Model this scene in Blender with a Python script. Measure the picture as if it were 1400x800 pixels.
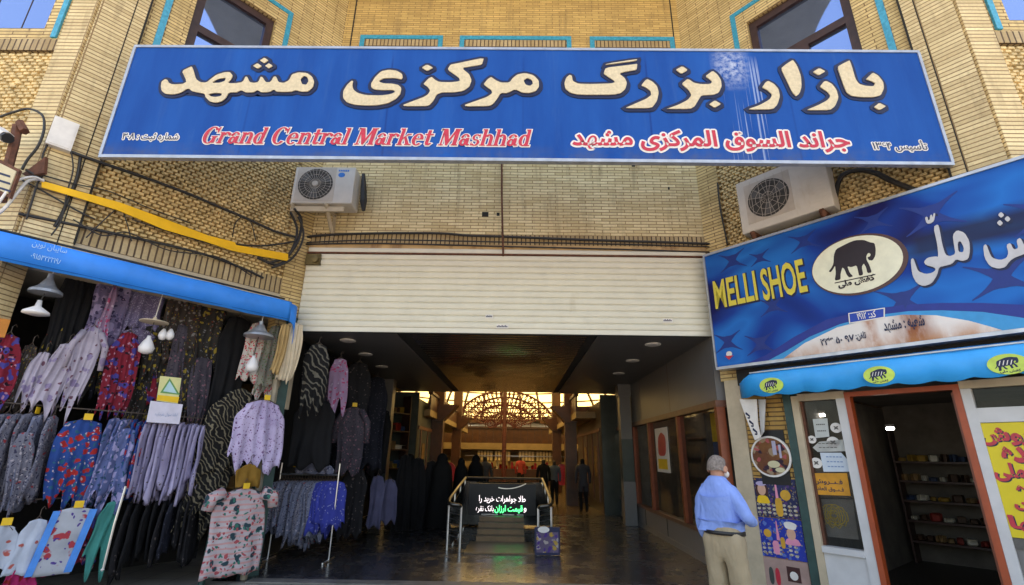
import bpy, bmesh, math, random, unicodedata
from mathutils import Vector, Matrix
from mathutils.geometry import tessellate_polygon
from mathutils import noise as mnoise
R_=math.radians
scene=bpy.context.scene
COL=scene.collection
for o in list(bpy.data.objects): bpy.data.objects.remove(o)

# ------------------------------------------------------------------ camera
F,PITCH,ROLL,YAW=668.57,R_(18.341),R_(0.8688),R_(-0.595)
EYE=Vector((0,0,1.6))
def ray(px,py):                       # a viewing direction of the 1400x800 photograph
    c,s=math.cos(ROLL),math.sin(ROLL); a=px-700; b=py-400
    x=(a*c+b*s)/F; z=-(-a*s+b*c)/F
    cp,sp=math.cos(PITCH),math.sin(PITCH)
    Y=cp-z*sp; Z=sp+z*cp
    c,s=math.cos(YAW),math.sin(YAW)
    return Vector((x*c+Y*s,-x*s+Y*c,Z))
cam=bpy.data.cameras.new('camera'); camo=bpy.data.objects.new('camera',cam); COL.objects.link(camo)
fw=ray(700,400).normalized(); rt=(ray(701,400)-ray(700,400)).normalized(); up=rt.cross(fw)
m=Matrix((rt,up,-fw)).transposed().to_4x4(); m.translation=EYE; camo.matrix_world=m
cam.sensor_width=36; cam.lens=F/1400*36; cam.clip_start=.05; cam.clip_end=800
scene.camera=camo

# ------------------------------------------------------------------ sky, sun, exposure
SUN_EL,SUN_AZ=62,14                   # azimuth from +Y (behind the building) towards +X
world=bpy.data.worlds.new('World'); scene.world=world; world.use_nodes=True
nt=world.node_tree; nt.nodes.clear()
wo=nt.nodes.new('ShaderNodeOutputWorld'); bg=nt.nodes.new('ShaderNodeBackground'); sky=nt.nodes.new('ShaderNodeTexSky')
sky.sky_type='NISHITA'; sky.sun_disc=False; sky.sun_elevation=R_(SUN_EL); sky.sun_rotation=R_(SUN_AZ)
sky.air_density=1.0; sky.dust_density=3.0; sky.ozone_density=.3
bg.inputs[1].default_value=.15
nt.links.new(sky.outputs[0],bg.inputs[0]); nt.links.new(bg.outputs[0],wo.inputs[0])
sl=bpy.data.lights.new('sun','SUN'); sl.energy=4.2; sl.angle=R_(.5); sl.color=(1,.95,.86)
so=bpy.data.objects.new('sun',sl); COL.objects.link(so); so.location=(0,20,40)
sd=Vector((math.sin(R_(SUN_AZ))*math.cos(R_(SUN_EL)),math.cos(R_(SUN_AZ))*math.cos(R_(SUN_EL)),math.sin(R_(SUN_EL))))
so.rotation_euler=(-sd).to_track_quat('-Z','Y').to_euler()
vs=scene.view_settings
scene.display_settings.display_device='sRGB'; vs.view_transform='Standard'; vs.look='None'; vs.gamma=1; vs.use_curve_mapping=False
vs.exposure=2.17
vs.use_white_balance=True; vs.white_balance_temperature=8050; vs.white_balance_tint=10
scene.render.engine='CYCLES'
try:
    scene.cycles.use_denoising=True; scene.cycles.max_bounces=8; scene.cycles.diffuse_bounces=5; scene.cycles.glossy_bounces=4
    scene.cycles.transmission_bounces=6; scene.cycles.sample_clamp_indirect=6; scene.cycles.caustics_reflective=False; scene.cycles.caustics_refractive=False
except Exception: pass

# ------------------------------------------------------------------ frames (planes of the place)
class Fr:
    def __init__(s,o,x):
        s.o=Vector(o); s.x=Vector(x).normalized(); s.n=Vector((s.x.y,-s.x.x,0))
    def p(s,u,v,w=0): return s.o+s.x*u+Vector((0,0,v))+s.n*w
    def uv(s,px,py,w=0):               # where the sight line of a pixel meets this wall
        r=ray(px,py); o=s.o+s.n*w; t=(o-EYE).dot(s.n)/r.dot(s.n); q=EYE+r*t
        return ((q-s.o).dot(s.x),q.z)
    def off(s,u,v,w,deg=0):
        a=R_(deg); c,d=math.cos(a),math.sin(a)
        return Fr(s.p(u,v,w),(s.x.x*c-s.x.y*d,s.x.x*d+s.x.y*c,0))
C=Fr((0,7.5,0),(1,0,0))
RS=Fr((3.12,7.5,0),(.644,-.765,0))     # right splay wall, u grows outwards
LS=Fr((-3.46,7.5,0),(.644,.765,0))     # left splay wall, u is 0 at the gate and negative outwards
LR_,LL_=3.62,-3.33
FRW=Fr((RS.p(LR_,0).x,RS.p(LR_,0).y,0),(1,0,0))
FLW=Fr((LS.p(LL_,0).x,LS.p(LL_,0).y,0),(1,0,0))
SY=4.93; SK=SY/5.77                    # plane of the long sign, flush with the front faces
SG=Fr((0,SY,0),(1,0,0))
def sz(z): return 1.6+(z-1.6)*SK
WX=Fr((0,0,0),(1,0,0))
RW=Fr((3.05,7.5,0),(0,-1,0)); LW=Fr((-3.45,7.5,0),(0,1,0))

# ------------------------------------------------------------------ mesh builder
WL={}
def setp(o,label=None,cat=None,group=None,kind=None):
    if label: o['label']=label
    if cat: o['category']=cat
    if group: o['group']=group
    if kind: o['kind']=kind
    return o
def thing(name,label,cat,loc,group=None,kind=None):
    o=bpy.data.objects.new(name,None); o.empty_display_size=.1; COL.objects.link(o); o.location=loc; WL[o]=Vector(loc)
    return setp(o,label,cat,group,kind)
class MB:
    def __init__(s): s.v=[];s.f=[];s.uv=[];s.m=[]
    def add(s,V,Fs,uvs=None,mi=0):
        b=len(s.v); s.v+=[Vector(q) for q in V]
        for i,f in enumerate(Fs):
            s.f.append([b+k for k in f]); s.m.append(mi)
            s.uv.append(uvs[i] if uvs else [(0,0)]*len(f))
        return s
    def quad(s,a,b,c,d,uv=((0,0),(1,0),(1,1),(0,1)),mi=0): return s.add([a,b,c,d],[(0,1,2,3)],[list(uv)],mi)
    def box(s,fr,u0,u1,v0,v1,w0,w1,mi=0):
        if u0>u1:u0,u1=u1,u0
        if v0>v1:v0,v1=v1,v0
        if w0>w1:w0,w1=w1,w0
        P=[(u,v,w) for w in (w0,w1) for v in (v0,v1) for u in (u0,u1)]
        Fs=[(4,5,7,6),(1,0,2,3),(5,1,3,7),(0,4,6,2),(6,7,3,2),(0,1,5,4)]
        ax=[(0,1),(0,1),(2,1),(2,1),(0,2),(0,2)]
        return s.add([fr.p(*q) for q in P],Fs,[[(P[k][a],P[k][b]) for k in f] for f,(a,b) in zip(Fs,ax)],mi)
    def wbox(s,x0,x1,y0,y1,z0,z1,mi=0): return s.box(WX,x0,x1,z0,z1,-y1,-y0,mi)
    def prism(s,fr,loops,w0,w1,mi=0,side=None):
        if not isinstance(loops[0][0],(tuple,list)): loops=[loops]
        flat=[q for l in loops for q in l]
        tris=tessellate_polygon([[Vector((q[0],q[1],0)) for q in l] for l in loops])
        out=[]
        for t in tris:
            a,b,c=(flat[k] for k in t)
            if (b[0]-a[0])*(c[1]-a[1])-(b[1]-a[1])*(c[0]-a[0])<0: t=(t[0],t[2],t[1])
            out.append(tuple(t))
        s.add([fr.p(q[0],q[1],w1) for q in flat],out,[[flat[k] for k in t] for t in out],mi)
        if abs(w1-w0)>1e-6:
            for l in loops:
                n=len(l); V=[fr.p(q[0],q[1],w1) for q in l]+[fr.p(q[0],q[1],w0) for q in l]
                s.add(V,[(i,i+n,(i+1)%n+n,(i+1)%n) for i in range(n)],None,mi if side is None else side)
        return s
    def tube(s,pts,r,n=6,mi=0,closed=False):
        pts=[Vector(p) for p in pts]; k=len(pts); V=[];prev=None
        for i,p in enumerate(pts):
            if closed: d=(pts[(i+1)%k]-pts[i-1])
            else: d=(pts[min(i+1,k-1)]-pts[max(i-1,0)])
            d.normalize()
            a=Vector((0,0,1)) if abs(d.z)<.9 else Vector((1,0,0))
            if prev is not None and abs(prev.dot(d))<.95: a=prev
            e=(a-d*a.dot(d)).normalized(); g=d.cross(e); prev=e
            rr=r[i] if isinstance(r,(list,tuple)) else r
            for j in range(n):
                t=2*math.pi*j/n; V.append(p+e*math.cos(t)*rr+g*math.sin(t)*rr)
        Fs=[]
        for i in range(k if closed else k-1):
            i2=(i+1)%k
            for j in range(n): Fs.append((i*n+j,i*n+(j+1)%n,i2*n+(j+1)%n,i2*n+j))
        if not closed: Fs+= [tuple(range(n-1,-1,-1)),tuple((k-1)*n+j for j in range(n))]
        return s.add(V,Fs,None,mi)
    def lathe(s,c,prof,n=16,mi=0,axis=None):
        c=Vector(c); ax=Vector(axis).normalized() if axis else Vector((0,0,1))
        a=Vector((1,0,0)) if abs(ax.x)<.9 else Vector((0,1,0)); e=(a-ax*a.dot(ax)).normalized(); g=ax.cross(e)
        V=[c+ax*z+(e*math.cos(2*math.pi*j/n)+g*math.sin(2*math.pi*j/n))*r for r,z in prof for j in range(n)]
        k=len(prof)
        Fs=[(i*n+j,i*n+(j+1)%n,(i+1)*n+(j+1)%n,(i+1)*n+j) for i in range(k-1) for j in range(n)]
        Fs+=[tuple(range(n-1,-1,-1)),tuple((k-1)*n+j for j in range(n))]
        return s.add(V,Fs,None,mi)
    def build(s,name,mats,parent=None,smooth=False,**kw):
        if not isinstance(mats,(list,tuple)): mats=[mats]
        if parent is not None: org=WL[parent]
        else:
            xs=[q.x for q in s.v];ys=[q.y for q in s.v];zs=[q.z for q in s.v]
            org=Vector(((min(xs)+max(xs))/2,(min(ys)+max(ys))/2,min(zs)))
        me=bpy.data.meshes.new(name); me.from_pydata([q-org for q in s.v],[],s.f)
        ul=me.uv_layers.new(name='UV'); k=0
        flat=[c for f in s.uv for q in f for c in (q[0],q[1])]
        if len(flat)==len(ul.data)*2: ul.data.foreach_set('uv',flat)
        me.polygons.foreach_set('material_index',s.m)
        for mt in mats: me.materials.append(mt)
        if smooth: me.polygons.foreach_set('use_smooth',[True]*len(me.polygons))
        me.update()
        o=bpy.data.objects.new(name,me); COL.objects.link(o)
        if parent is None: o.location=org
        else: o.parent=parent
        WL[o]=org
        return setp(o,**kw)

# ------------------------------------------------------------------ polygon helpers
def px(fr,pts,ox,oy,sc,w):             # crop pixels -> photo pixels -> wall coordinates
    return [fr.uv(ox+a/sc,oy+b/sc,w) for a,b in pts]
def chaikin(l,n=1,t=.18):
    for _ in range(n):
        o=[]
        for i in range(len(l)):
            a,b=l[i],l[(i+1)%len(l)]
            o+=[(a[0]*(1-t)+b[0]*t,a[1]*(1-t)+b[1]*t),(a[0]*t+b[0]*(1-t),a[1]*t+b[1]*(1-t))]
        l=o
    return l
def area(l): return sum(l[i-1][0]*l[i][1]-l[i][0]*l[i-1][1] for i in range(len(l)))/2
def grow(l,d):
    l=[q for i,q in enumerate(l) if (q[0]-l[i-1][0])**2+(q[1]-l[i-1][1])**2>1e-9]
    sgn=1 if area(l)>0 else -1; o=[];n=len(l)
    for i in range(n):
        a,b,c=l[i-1],l[i],l[(i+1)%n]
        e1=Vector((b[0]-a[0],b[1]-a[1])).normalized(); e2=Vector((c[0]-b[0],c[1]-b[1])).normalized()
        n1=Vector((e1.y,-e1.x))*sgn; n2=Vector((e2.y,-e2.x))*sgn
        k=n1+n2
        if k.length<.5: k=n1
        else: k=k.normalized()/max(.6,k.normalized().dot(n1))
        o.append((b[0]+k.x*d,b[1]+k.y*d))
    return o
def ell(cu,cv,ru,rv,n=32,rot=0):
    c,s=math.cos(rot),math.sin(rot)
    return [(cu+ru*math.cos(t)*c-rv*math.sin(t)*s,cv+ru*math.cos(t)*s+rv*math.sin(t)*c) for t in (2*math.pi*i/n for i in range(n))]
def rect(u0,u1,v0,v1): return [(u0,v0),(u1,v0),(u1,v1),(u0,v1)]

# ------------------------------------------------------------------ lettering
FORMS={}
for cp in list(range(0xFB50,0xFE00))+list(range(0xFE70,0xFEFD)):
    d=unicodedata.decomposition(chr(cp)).split()
    if len(d)==2 and d[0] in('<isolated>','<final>','<initial>','<medial>'): FORMS.setdefault(chr(int(d[1],16)),{})[d[0][1:4]]=chr(cp)
def shape(t):
    o=[];n=len(t);i=0
    def dual(c): return c in FORMS and 'ini' in FORMS[c]
    while i<n:
        c=t[i]
        if c not in FORMS: o.append(c);i+=1;continue
        pr=i>0 and dual(t[i-1])
        if c=='\u0644' and i+1<n and t[i+1]=='\u0627': o.append('\ufefc' if pr else '\ufefb'); i+=2; continue
        nx=i+1<n and t[i+1] in FORMS and dual(c)
        f=FORMS[c]; k='med' if pr and nx else 'fin' if pr else 'ini' if nx else 'iso'
        o.append(f.get(k) or f.get('iso') or c); i+=1
    r=[];num=[]
    for c in reversed(o):
        if c.isdigit(): num.append(c)
        else:
            r+=num[::-1];num=[];r.append(c)
    return ''.join(r+num[::-1])
_TC={}
def glyphs(body,bold=0,rtl=False,space=1):
    k=(body,bold,rtl,space)
    if k not in _TC:
        cu=bpy.data.curves.new('lettering','FONT'); cu.body=shape(body) if rtl else body; cu.offset=bold; cu.resolution_u=3; cu.space_character=space
        ob=bpy.data.objects.new('lettering',cu); COL.objects.link(ob); bpy.context.view_layer.update()
        me=bpy.data.meshes.new_from_object(ob.evaluated_get(bpy.context.evaluated_depsgraph_get()))
        V=[(q.co.x,q.co.y) for q in me.vertices]; Fs=[tuple(p.vertices) for p in me.polygons]
        par=list(range(len(V)))
        def find(a):
            while par[a]!=a: par[a]=par[par[a]]; a=par[a]
            return a
        for f in Fs:
            for a in f[1:]: par[find(a)]=find(f[0])
        ids={}
        V=[(x,y,(ids.setdefault(find(i),len(ids))%7)*.0005) for i,(x,y) in enumerate(V)]
        bpy.data.objects.remove(ob); bpy.data.curves.remove(cu); bpy.data.meshes.remove(me)
        _TC[k]=(V,Fs)
    return _TC[k]
def text(mb,fr,body,u0,u1,v0,v1,w,bold=0,rtl=False,mi=0,shear=0,ref=None,space=1,thick=0,tilt=0):
    V,Fs=glyphs(body,bold,rtl,space); B=glyphs(body,ref,rtl,space)[0] if ref is not None else V
    xa,xb=min(q[0] for q in B),max(q[0] for q in B); ya,yb=min(q[1] for q in B),max(q[1] for q in B)
    su,sv=(u1-u0)/(xb-xa),(v1-v0)/(yb-ya)
    Q=[(u0+(x-xa)*su+shear*(y-ya)*sv,v0+(y-ya)*sv+tilt*(x-xa)*su,z) for x,y,z in V]
    mb.add([fr.p(a,b,w+z) for a,b,z in Q],Fs,None,mi)
    return mb
def halo(mb,fr,body,u0,u1,v0,v1,w,bold,r,rtl=True,mi=0,n=10):
    for k in range(n):
        a=2*math.pi*k/n; text(mb,fr,body,u0+r*math.cos(a),u1+r*math.cos(a),v0+r*math.sin(a),v1+r*math.sin(a),w+.00006*k,bold,rtl,mi)
    return mb
# bold oblique serif capitals and small letters, as strokes in em units
def arc(cx,cy,ro,rv,ri,rj,a0,a1,n=18):
    A=[a0+(a1-a0)*i/n for i in range(n+1)]
    return [(cx+ro*math.cos(R_(a)),cy+rv*math.sin(R_(a))) for a in A]+[(cx+ri*math.cos(R_(a)),cy+rj*math.sin(R_(a))) for a in reversed(A)]
def st(x,y0,y1,w=.2,a=.07,top=True,bot=True,L=.08):
    o=[rect(x,x+w,y0,y1)]
    if bot:o.append(rect(x-a,x+w+a,y0,y0+.06))
    if top:o.append([(x-L,y1),(x-L,y1-.05),(x+.02,y1-.1),(x+w,y1-.1),(x+w,y1)])
    return o
SER={'G':([arc(.44,.5,.44,.52,.2,.46,38,322)]+[rect(.6,.82,.04,.44),rect(.52,.9,.38,.44),[(.76,.64),(.83,.64),(.86,1.0),(.8,1.0),(.72,.86)]],.98),
'C':([arc(.44,.5,.44,.52,.2,.46,38,318)]+[[(.76,.64),(.83,.64),(.84,1.0),(.78,1.0),(.72,.86)]],.9),
'M':(st(.12,0,1,.1,.1)+[[(.1,1),(.36,1),(.62,.25),(.5,.0),(.46,0)],[(.5,.0),(.56,.0),(.98,1),(.86,1),(.5,.2)]]+st(.86,0,1,.24,.08,True,True,.02)+[rect(.8,1.2,.94,1.0),rect(0,.3,.94,1)],1.24),
'r':(st(.06,0,.68)+[arc(.42,.46,.24,.24,.06,.16,35,165),ell(.58,.56,.09,.09,12)],.66),
'a':([arc(.3,.44,.27,.26,.1,.2,20,165),rect(.36,.56,.1,.46),[(.36,.12),(.5,0),(.66,.02),(.66,.08),(.56,.1)],arc(.24,.2,.24,.22,.06,.14,0,360),ell(.12,.52,.08,.08,12)],.68),
'n':(st(.06,0,.68)+[arc(.44,.42,.26,.28,.06,.2,0,150)]+st(.5,0,.46,.2,.07,False),.8),
'h':(st(.06,0,1.0)+[arc(.44,.42,.26,.28,.06,.2,0,150)]+st(.5,0,.46,.2,.07,False),.8),
'd':(st(.42,0,1.0,.2,.0)+[arc(.32,.34,.32,.35,.11,.28,20,340),rect(.6,.72,0,.06)],.74),
'e':([arc(.34,.34,.34,.36,.13,.3,0,318),rect(.1,.66,.34,.4)],.72),
't':([rect(.12,.32,.1,.9),rect(0,.5,.6,.68),[(.12,.12),(.2,0),(.4,0),(.52,.12),(.46,.14),(.32,.1)]],.54),
'l':(st(.08,0,1.0),.4),
'k':(st(.06,0,1.0)+[[(.24,.3),(.6,.66),(.5,.66),(.24,.4)],[(.34,.44),(.46,.48),(.78,.0),(.54,0)],rect(.46,.72,.62,.68),rect(.46,.86,0,.06)],.84),
's':([arc(.3,.5,.25,.19,.1,.13,30,270),arc(.28,.19,.27,.2,.1,.14,-150,90),rect(.46,.52,.46,.68),rect(.03,.09,0,.22)],.6)}
def serif(mb,fr,s,u0,u1,v0,v1,w,d=0,mi=0,shear=.2,tilt=0):
    tot=sum(SER[c][1] if c!=' ' else .38 for c in s); k=(u1-u0)/tot; h=v1-v0; x=0
    j=0
    for c in s:
        if c==' ': x+=.38; continue
        for l in SER[c][0]:
            j+=1
            q=[((x+a)*k,b*h) for a,b in l]
            if d: q=grow(q,d)
            q=[(u0+a+shear*b,v0+b+tilt*a) for a,b in q]
            mb.prism(fr,q,w+.0003*(j%7),w+.0003*(j%7),mi)
        x+=SER[c][1]
    return mb

# ------------------------------------------------------------------ materials
MT={}
def newmat(name):
    mt=bpy.data.materials.new(name); mt.use_nodes=True; t=mt.node_tree
    b=t.nodes['Principled BSDF']; MT[name]=mt
    return mt,t,b
def N(t,ty,**kw):
    n=t.nodes.new(ty)
    for k,v in kw.items():
        if k in n.inputs: n.inputs[k].default_value=v
        else: setattr(n,k,v)
    return n
def rgb(c): return (c[0],c[1],c[2],1)
def mix(t,fac,a,b,mode='MIX'):
    n=t.nodes.new('ShaderNodeMix'); n.data_type='RGBA'; n.blend_type=mode
    for i,s in ((0,fac),(6,a),(7,b)):
        if isinstance(s,(int,float)): n.inputs[i].default_value=s
        elif isinstance(s,tuple): n.inputs[i].default_value=rgb(s)
        else: t.links.new(s,n.inputs[i])
    return n.outputs[2]
def ramp(t,src,stops,interp='LINEAR'):
    n=t.nodes.new('ShaderNodeValToRGB'); n.color_ramp.interpolation=interp
    e=n.color_ramp.elements
    while len(e)<len(stops): e.new(.5)
    for k,(p,c) in zip(e,stops): k.position=p; k.color=rgb(c) if not isinstance(c,(int,float)) else (c,c,c,1)
    t.links.new(src,n.inputs[0]); return n.outputs[0]
def coords(t,uv=False,rnd=False,scale=None):
    tc=t.nodes.new('ShaderNodeTexCoord'); s=tc.outputs['UV' if uv else 'Object']
    if rnd:
        oi=t.nodes.new('ShaderNodeObjectInfo'); a=N(t,'ShaderNodeVectorMath',operation='MULTIPLY_ADD')
        t.links.new(oi.outputs['Random'],a.inputs[0]); a.inputs[1].default_value=(17,31,23); t.links.new(s,a.inputs[2]); s=a.outputs[0]
    if scale:
        mp=t.nodes.new('ShaderNodeMapping'); mp.inputs['Scale'].default_value=scale; t.links.new(s,mp.inputs[0]); s=mp.outputs[0]
    return s
def noise(t,vec,scale,detail=4,rough=.6):
    n=N(t,'ShaderNodeTexNoise',Scale=scale,Detail=detail,Roughness=rough); t.links.new(vec,n.inputs['Vector']); return n.outputs['Fac']
def bump(t,b,h,strength=.3,dist=.01):
    n=N(t,'ShaderNodeBump',Strength=strength,Distance=dist); t.links.new(h,n.inputs['Height']); t.links.new(n.outputs[0],b.inputs['Normal'])
def plain(name,col,rough=.6,metal=0,var=.18,vs=6,bmp=0,dirt=None,spec=None,uv=False):
    mt,t,b=newmat(name); b.inputs['Roughness'].default_value=rough; b.inputs['Metallic'].default_value=metal
    if spec is not None: b.inputs['Specular IOR Level'].default_value=spec
    v=coords(t,uv); f=noise(t,v,vs)
    lo=tuple(c*(1-var) for c in col); hi=tuple(min(1,c*(1+var)) for c in col)
    c=ramp(t,f,[(.3,lo),(.7,hi)])
    if dirt:
        f2=noise(t,coords(t,uv,scale=(1,1,.35)),dirt[1],5,.65); c=mix(t,ramp(t,f2,[(dirt[2],0.0),(dirt[2]+.18,1.0)]),c,dirt[0])
    t.links.new(c,b.inputs['Base Color'])
    if bmp: bump(t,b,noise(t,v,vs*8),bmp,.004)
    return mt
def brick(name,c1,c2,mortar,bw,rh,ms=.008,off=.5,stain=(.3,.2,.07),samt=.5,freq=2,rough=.75,bs=.6):
    mt,t,b=newmat(name); v=coords(t,True); b.inputs['Roughness'].default_value=rough
    n=N(t,'ShaderNodeTexBrick'); n.offset=off; n.offset_frequency=freq
    for k,x in (('Scale',1),('Mortar Size',ms),('Mortar Smooth',.35),('Bias',0),('Brick Width',bw),('Row Height',rh)): n.inputs[k].default_value=x
    n.inputs['Color1'].default_value=rgb(c1); n.inputs['Color2'].default_value=rgb(c2); n.inputs['Mortar'].default_value=rgb(mortar)
    wob=N(t,'ShaderNodeTexNoise',Scale=3,Detail=3); t.links.new(v,wob.inputs['Vector'])
    ad=N(t,'ShaderNodeVectorMath',operation='MULTIPLY_ADD'); t.links.new(wob.outputs['Color'],ad.inputs[0]); ad.inputs[1].default_value=(.02,.014,0); t.links.new(v,ad.inputs[2])
    t.links.new(ad.outputs[0],n.inputs['Vector'])
    f=noise(t,v,1.1,6,.65); c=mix(t,ramp(t,f,[(.42,0.0),(.75,samt)]),n.outputs['Color'],stain)
    f2=noise(t,v,30,3); c=mix(t,.22,c,ramp(t,f2,[(.3,(.25,.25,.25)),(.7,(1,1,1))]),'MULTIPLY')
    f3=noise(t,coords(t,True,scale=(3.7,.45,1)),2.2,5,.65); c=mix(t,ramp(t,f3,[(.53,0.0),(.75,.55)]),c,(.2,.13,.065)); f4=noise(t,v,.7,3,.5); c=mix(t,.18,c,ramp(t,f4,[(.35,(.55,.5,.42)),(.6,(1,1,1))]),'MULTIPLY')
    t.links.new(c,b.inputs['Base Color'])
    iv=N(t,'ShaderNodeMath',operation='SUBTRACT'); iv.inputs[0].default_value=1; t.links.new(n.outputs['Fac'],iv.inputs[1])
    a2=N(t,'ShaderNodeMath',operation='MULTIPLY_ADD'); t.links.new(f2,a2.inputs[0]); a2.inputs[1].default_value=.25; t.links.new(iv.outputs[0],a2.inputs[2])
    bump(t,b,a2.outputs[0],bs,.006)
    return mt
def fabric(name,base,spots=(),fold=None,rough=.85,sheen=.0,base2=None,stripe=None,dim=.8):
    base=tuple(x*dim for x in base); base2=base2 and tuple(x*dim for x in base2); spots=[(tuple(x*dim for x in c_),s_,h_) for c_,s_,h_ in spots]
    mt,t,b=newmat(name); b.inputs['Roughness'].default_value=rough; b.inputs['Specular IOR Level'].default_value=.2
    v=coords(t,False,True); f=noise(t,v,2.5,4)
    c=ramp(t,f,[(.3,tuple(x*.75 for x in base)),(.7,base2 or tuple(min(1,x*1.2) for x in base))])
    if stripe:
        w=N(t,'ShaderNodeTexWave',Scale=stripe[1],Distortion=stripe[3] if len(stripe)>3 else .5,Detail=2); w.bands_direction='Z' if len(stripe)<5 else stripe[4]; t.links.new(v,w.inputs[0])
        c=mix(t,ramp(t,w.outputs['Fac'],[(stripe[2],0.0),(min(1,stripe[2]+.08),1.0)]),c,stripe[0])
    ds=N(t,'ShaderNodeTexNoise',Scale=9,Detail=2); t.links.new(v,ds.inputs['Vector'])
    ad=N(t,'ShaderNodeVectorMath',operation='MULTIPLY_ADD'); t.links.new(ds.outputs['Color'],ad.inputs[0]); ad.inputs[1].default_value=(.12,.12,.12); t.links.new(v,ad.inputs[2])
    for col,sc,th in spots:
        n=N(t,'ShaderNodeTexVoronoi',Scale=sc,Randomness=1); t.links.new(ad.outputs[0],n.inputs['Vector'])
        c=mix(t,ramp(t,n.outputs['Distance'],[(max(0,th-.06),1.0),(th,0.0)]),c,col)
    t.links.new(c,b.inputs['Base Color'])
    bump(t,b,noise(t,v,14,3),.35,.02)
    return mt
def emit(name,col,strength):
    mt,t,b=newmat(name); b.inputs['Base Color'].default_value=rgb(col); b.inputs['Emission Color'].default_value=rgb(col); b.inputs['Emission Strength'].default_value=strength
    return mt
def flat(name,col,rough=.5,metal=0,spec=.3):
    return plain(name,col,rough,metal,.08,9,0,None,spec)

B_CEN=brick('buff_brick',(.92,.76,.45),(.68,.53,.28),(.30,.18,.08),.262,.055,.007,stain=(.55,.36,.15),samt=.45)
B_UP=brick('shaded_upper_brick',(.76,.52,.19),(.56,.37,.13),(.26,.15,.06),.262,.055,.006,stain=(.3,.19,.07))  # darker copy of the buff brick; overhang shade is put into its colour
B_PIL=brick('long_buff_brick',(.88,.72,.42),(.66,.51,.28),(.27,.17,.08),.55,.055,.008,0,stain=(.4,.28,.13),freq=1)
B_SPL=brick('splay_buff_brick',(.84,.64,.31),(.62,.45,.20),(.22,.13,.06),.4,.055,.008,.5)
B_SOL=brick('soldier_brick',(.55,.42,.24),(.44,.32,.16),(.08,.05,.03),.075,.35,.012,0,stain=(.22,.13,.05),samt=.6)
B_STUD=plain('stud_brick',(.64,.48,.24),.8,0,.35,9,.25,((.2,.14,.07),1.2,.56))
B_GAP=plain('stud_gap_mortar',(.24,.16,.075),.9,0,.3)
TILE=plain('turquoise_tile',(.03,.30,.45),.25,0,.25,25)
M_BEIGE=plain('beige_stone',(.50,.41,.29),.7,0,.15,4,.1,((.22,.14,.08),1.6,.58))
M_LINTEL=plain('beige_render_lintel',(.50,.33,.16),.8,0,.2,3,.2,((.17,.08,.04),2.2,.56))
M_RUST=plain('rusty_iron',(.12,.045,.025),.8,0,.4,15)
M_WIRE=plain('black_cable',(.022,.02,.02),.5)
M_SHUT=plain('cream_shutter_paint',(.69,.66,.56),.45,0,.05,3,0,((.5,.45,.34),1.5,.67))
M_DARK=plain('dark_recess',(.02,.018,.016),.9)
M_WHITE=plain('white_paint',(.56,.56,.57),.5,0,.08,4,0,((.4,.36,.3),2.2,.62))
M_WOOD=plain('dark_brown_timber',(.045,.02,.016),.45,0,.35,8)
M_ACW=plain('off_white_casing',(.60,.56,.51),.45,0,.06,5,0,((.45,.36,.26),2.4,.60))
M_GRILL=plain('grey_grille',(.1,.095,.09),.5,.2)
M_RAILD=plain('dark_rail_steel',(.16,.15,.14),.35,1,.2)  # darker steel for the handrails than for their posts
M_STEEL=plain('brushed_steel',(.62,.62,.63),.28,1,.1)
M_ORANGE=plain('orange_frame_paint',(.36,.06,.016),.45,0,.15)
M_GREEN=plain('dark_green_paint',(.02,.06,.055),.5,0,.3)
M_BLACK=flat('black_plastic',(.015,.015,.017),.45)
M_YEL=flat('yellow_card',(.80,.50,.03),.6)
M_AWN=plain('blue_awning_canvas',(.002,.23,.82),.55,0,.12,2.5,.08)
M_AWN2=plain('sky_blue_awning_canvas',(.004,.37,.90),.5,0,.1,2.5,.08)
M_CREAMCL=plain('cream_canvas',(.62,.52,.38),.8,0,.18,3,.15)
M_SIGNRED=plain('sign_red',(.50,.02,.045),.4,0,.15,20)
M_OUTW=flat('sign_white',(.72,.69,.66),.4)
M_NAVY=flat('sign_navy',(.012,.018,.06),.4)
M_GOLD=plain('aged_cream_lettering',(.60,.50,.33),.5,0,.13,30,.1,((.5,.36,.17),4,.60))
M_EDGE=plain('sign_edge_trim',(.42,.43,.46),.35,.6)
M_SKIN=plain('skin',(.48,.24,.16),.5,0,.08,12)
# ================================================================== GROUND AND INTERIOR SETTING
mt,t,b=newmat('street_paving'); v=coords(t)
n=N(t,'ShaderNodeTexBrick'); n.offset=0
for k,x in (('Scale',1),('Mortar Size',.006),('Mortar Smooth',.2),('Brick Width',.4),('Row Height',.4)): n.inputs[k].default_value=x
n.inputs['Color1'].default_value=rgb((.36,.33,.29)); n.inputs['Color2'].default_value=rgb((.31,.28,.25)); n.inputs['Mortar'].default_value=rgb((.07,.07,.07))
t.links.new(v,n.inputs['Vector']); t.links.new(mix(t,.5,n.outputs['Color'],ramp(t,noise(t,v,1.5,5),[(.3,(.45,.45,.45)),(.7,(1,1,1))]),'MULTIPLY'),b.inputs['Base Color']); b.inputs['Roughness'].default_value=.55
MB().quad((-300,-300,0),(300,-300,0),(300,300,0),(-300,300,0)).build('ground',MT['street_paving'],kind='structure',label='grey paving slabs of the street in front of the market')
mt,t,b=newmat('polished_dark_tile'); v=coords(t)
n=N(t,'ShaderNodeTexBrick'); n.offset=0
for k,x in (('Scale',1),('Mortar Size',.009),('Mortar Smooth',.1),('Brick Width',.6),('Row Height',.6)): n.inputs[k].default_value=x
n.inputs['Color1'].default_value=rgb((.045,.045,.053)); n.inputs['Color2'].default_value=rgb((.027,.027,.034)); n.inputs['Mortar'].default_value=rgb((.006,.006,.006))
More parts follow.
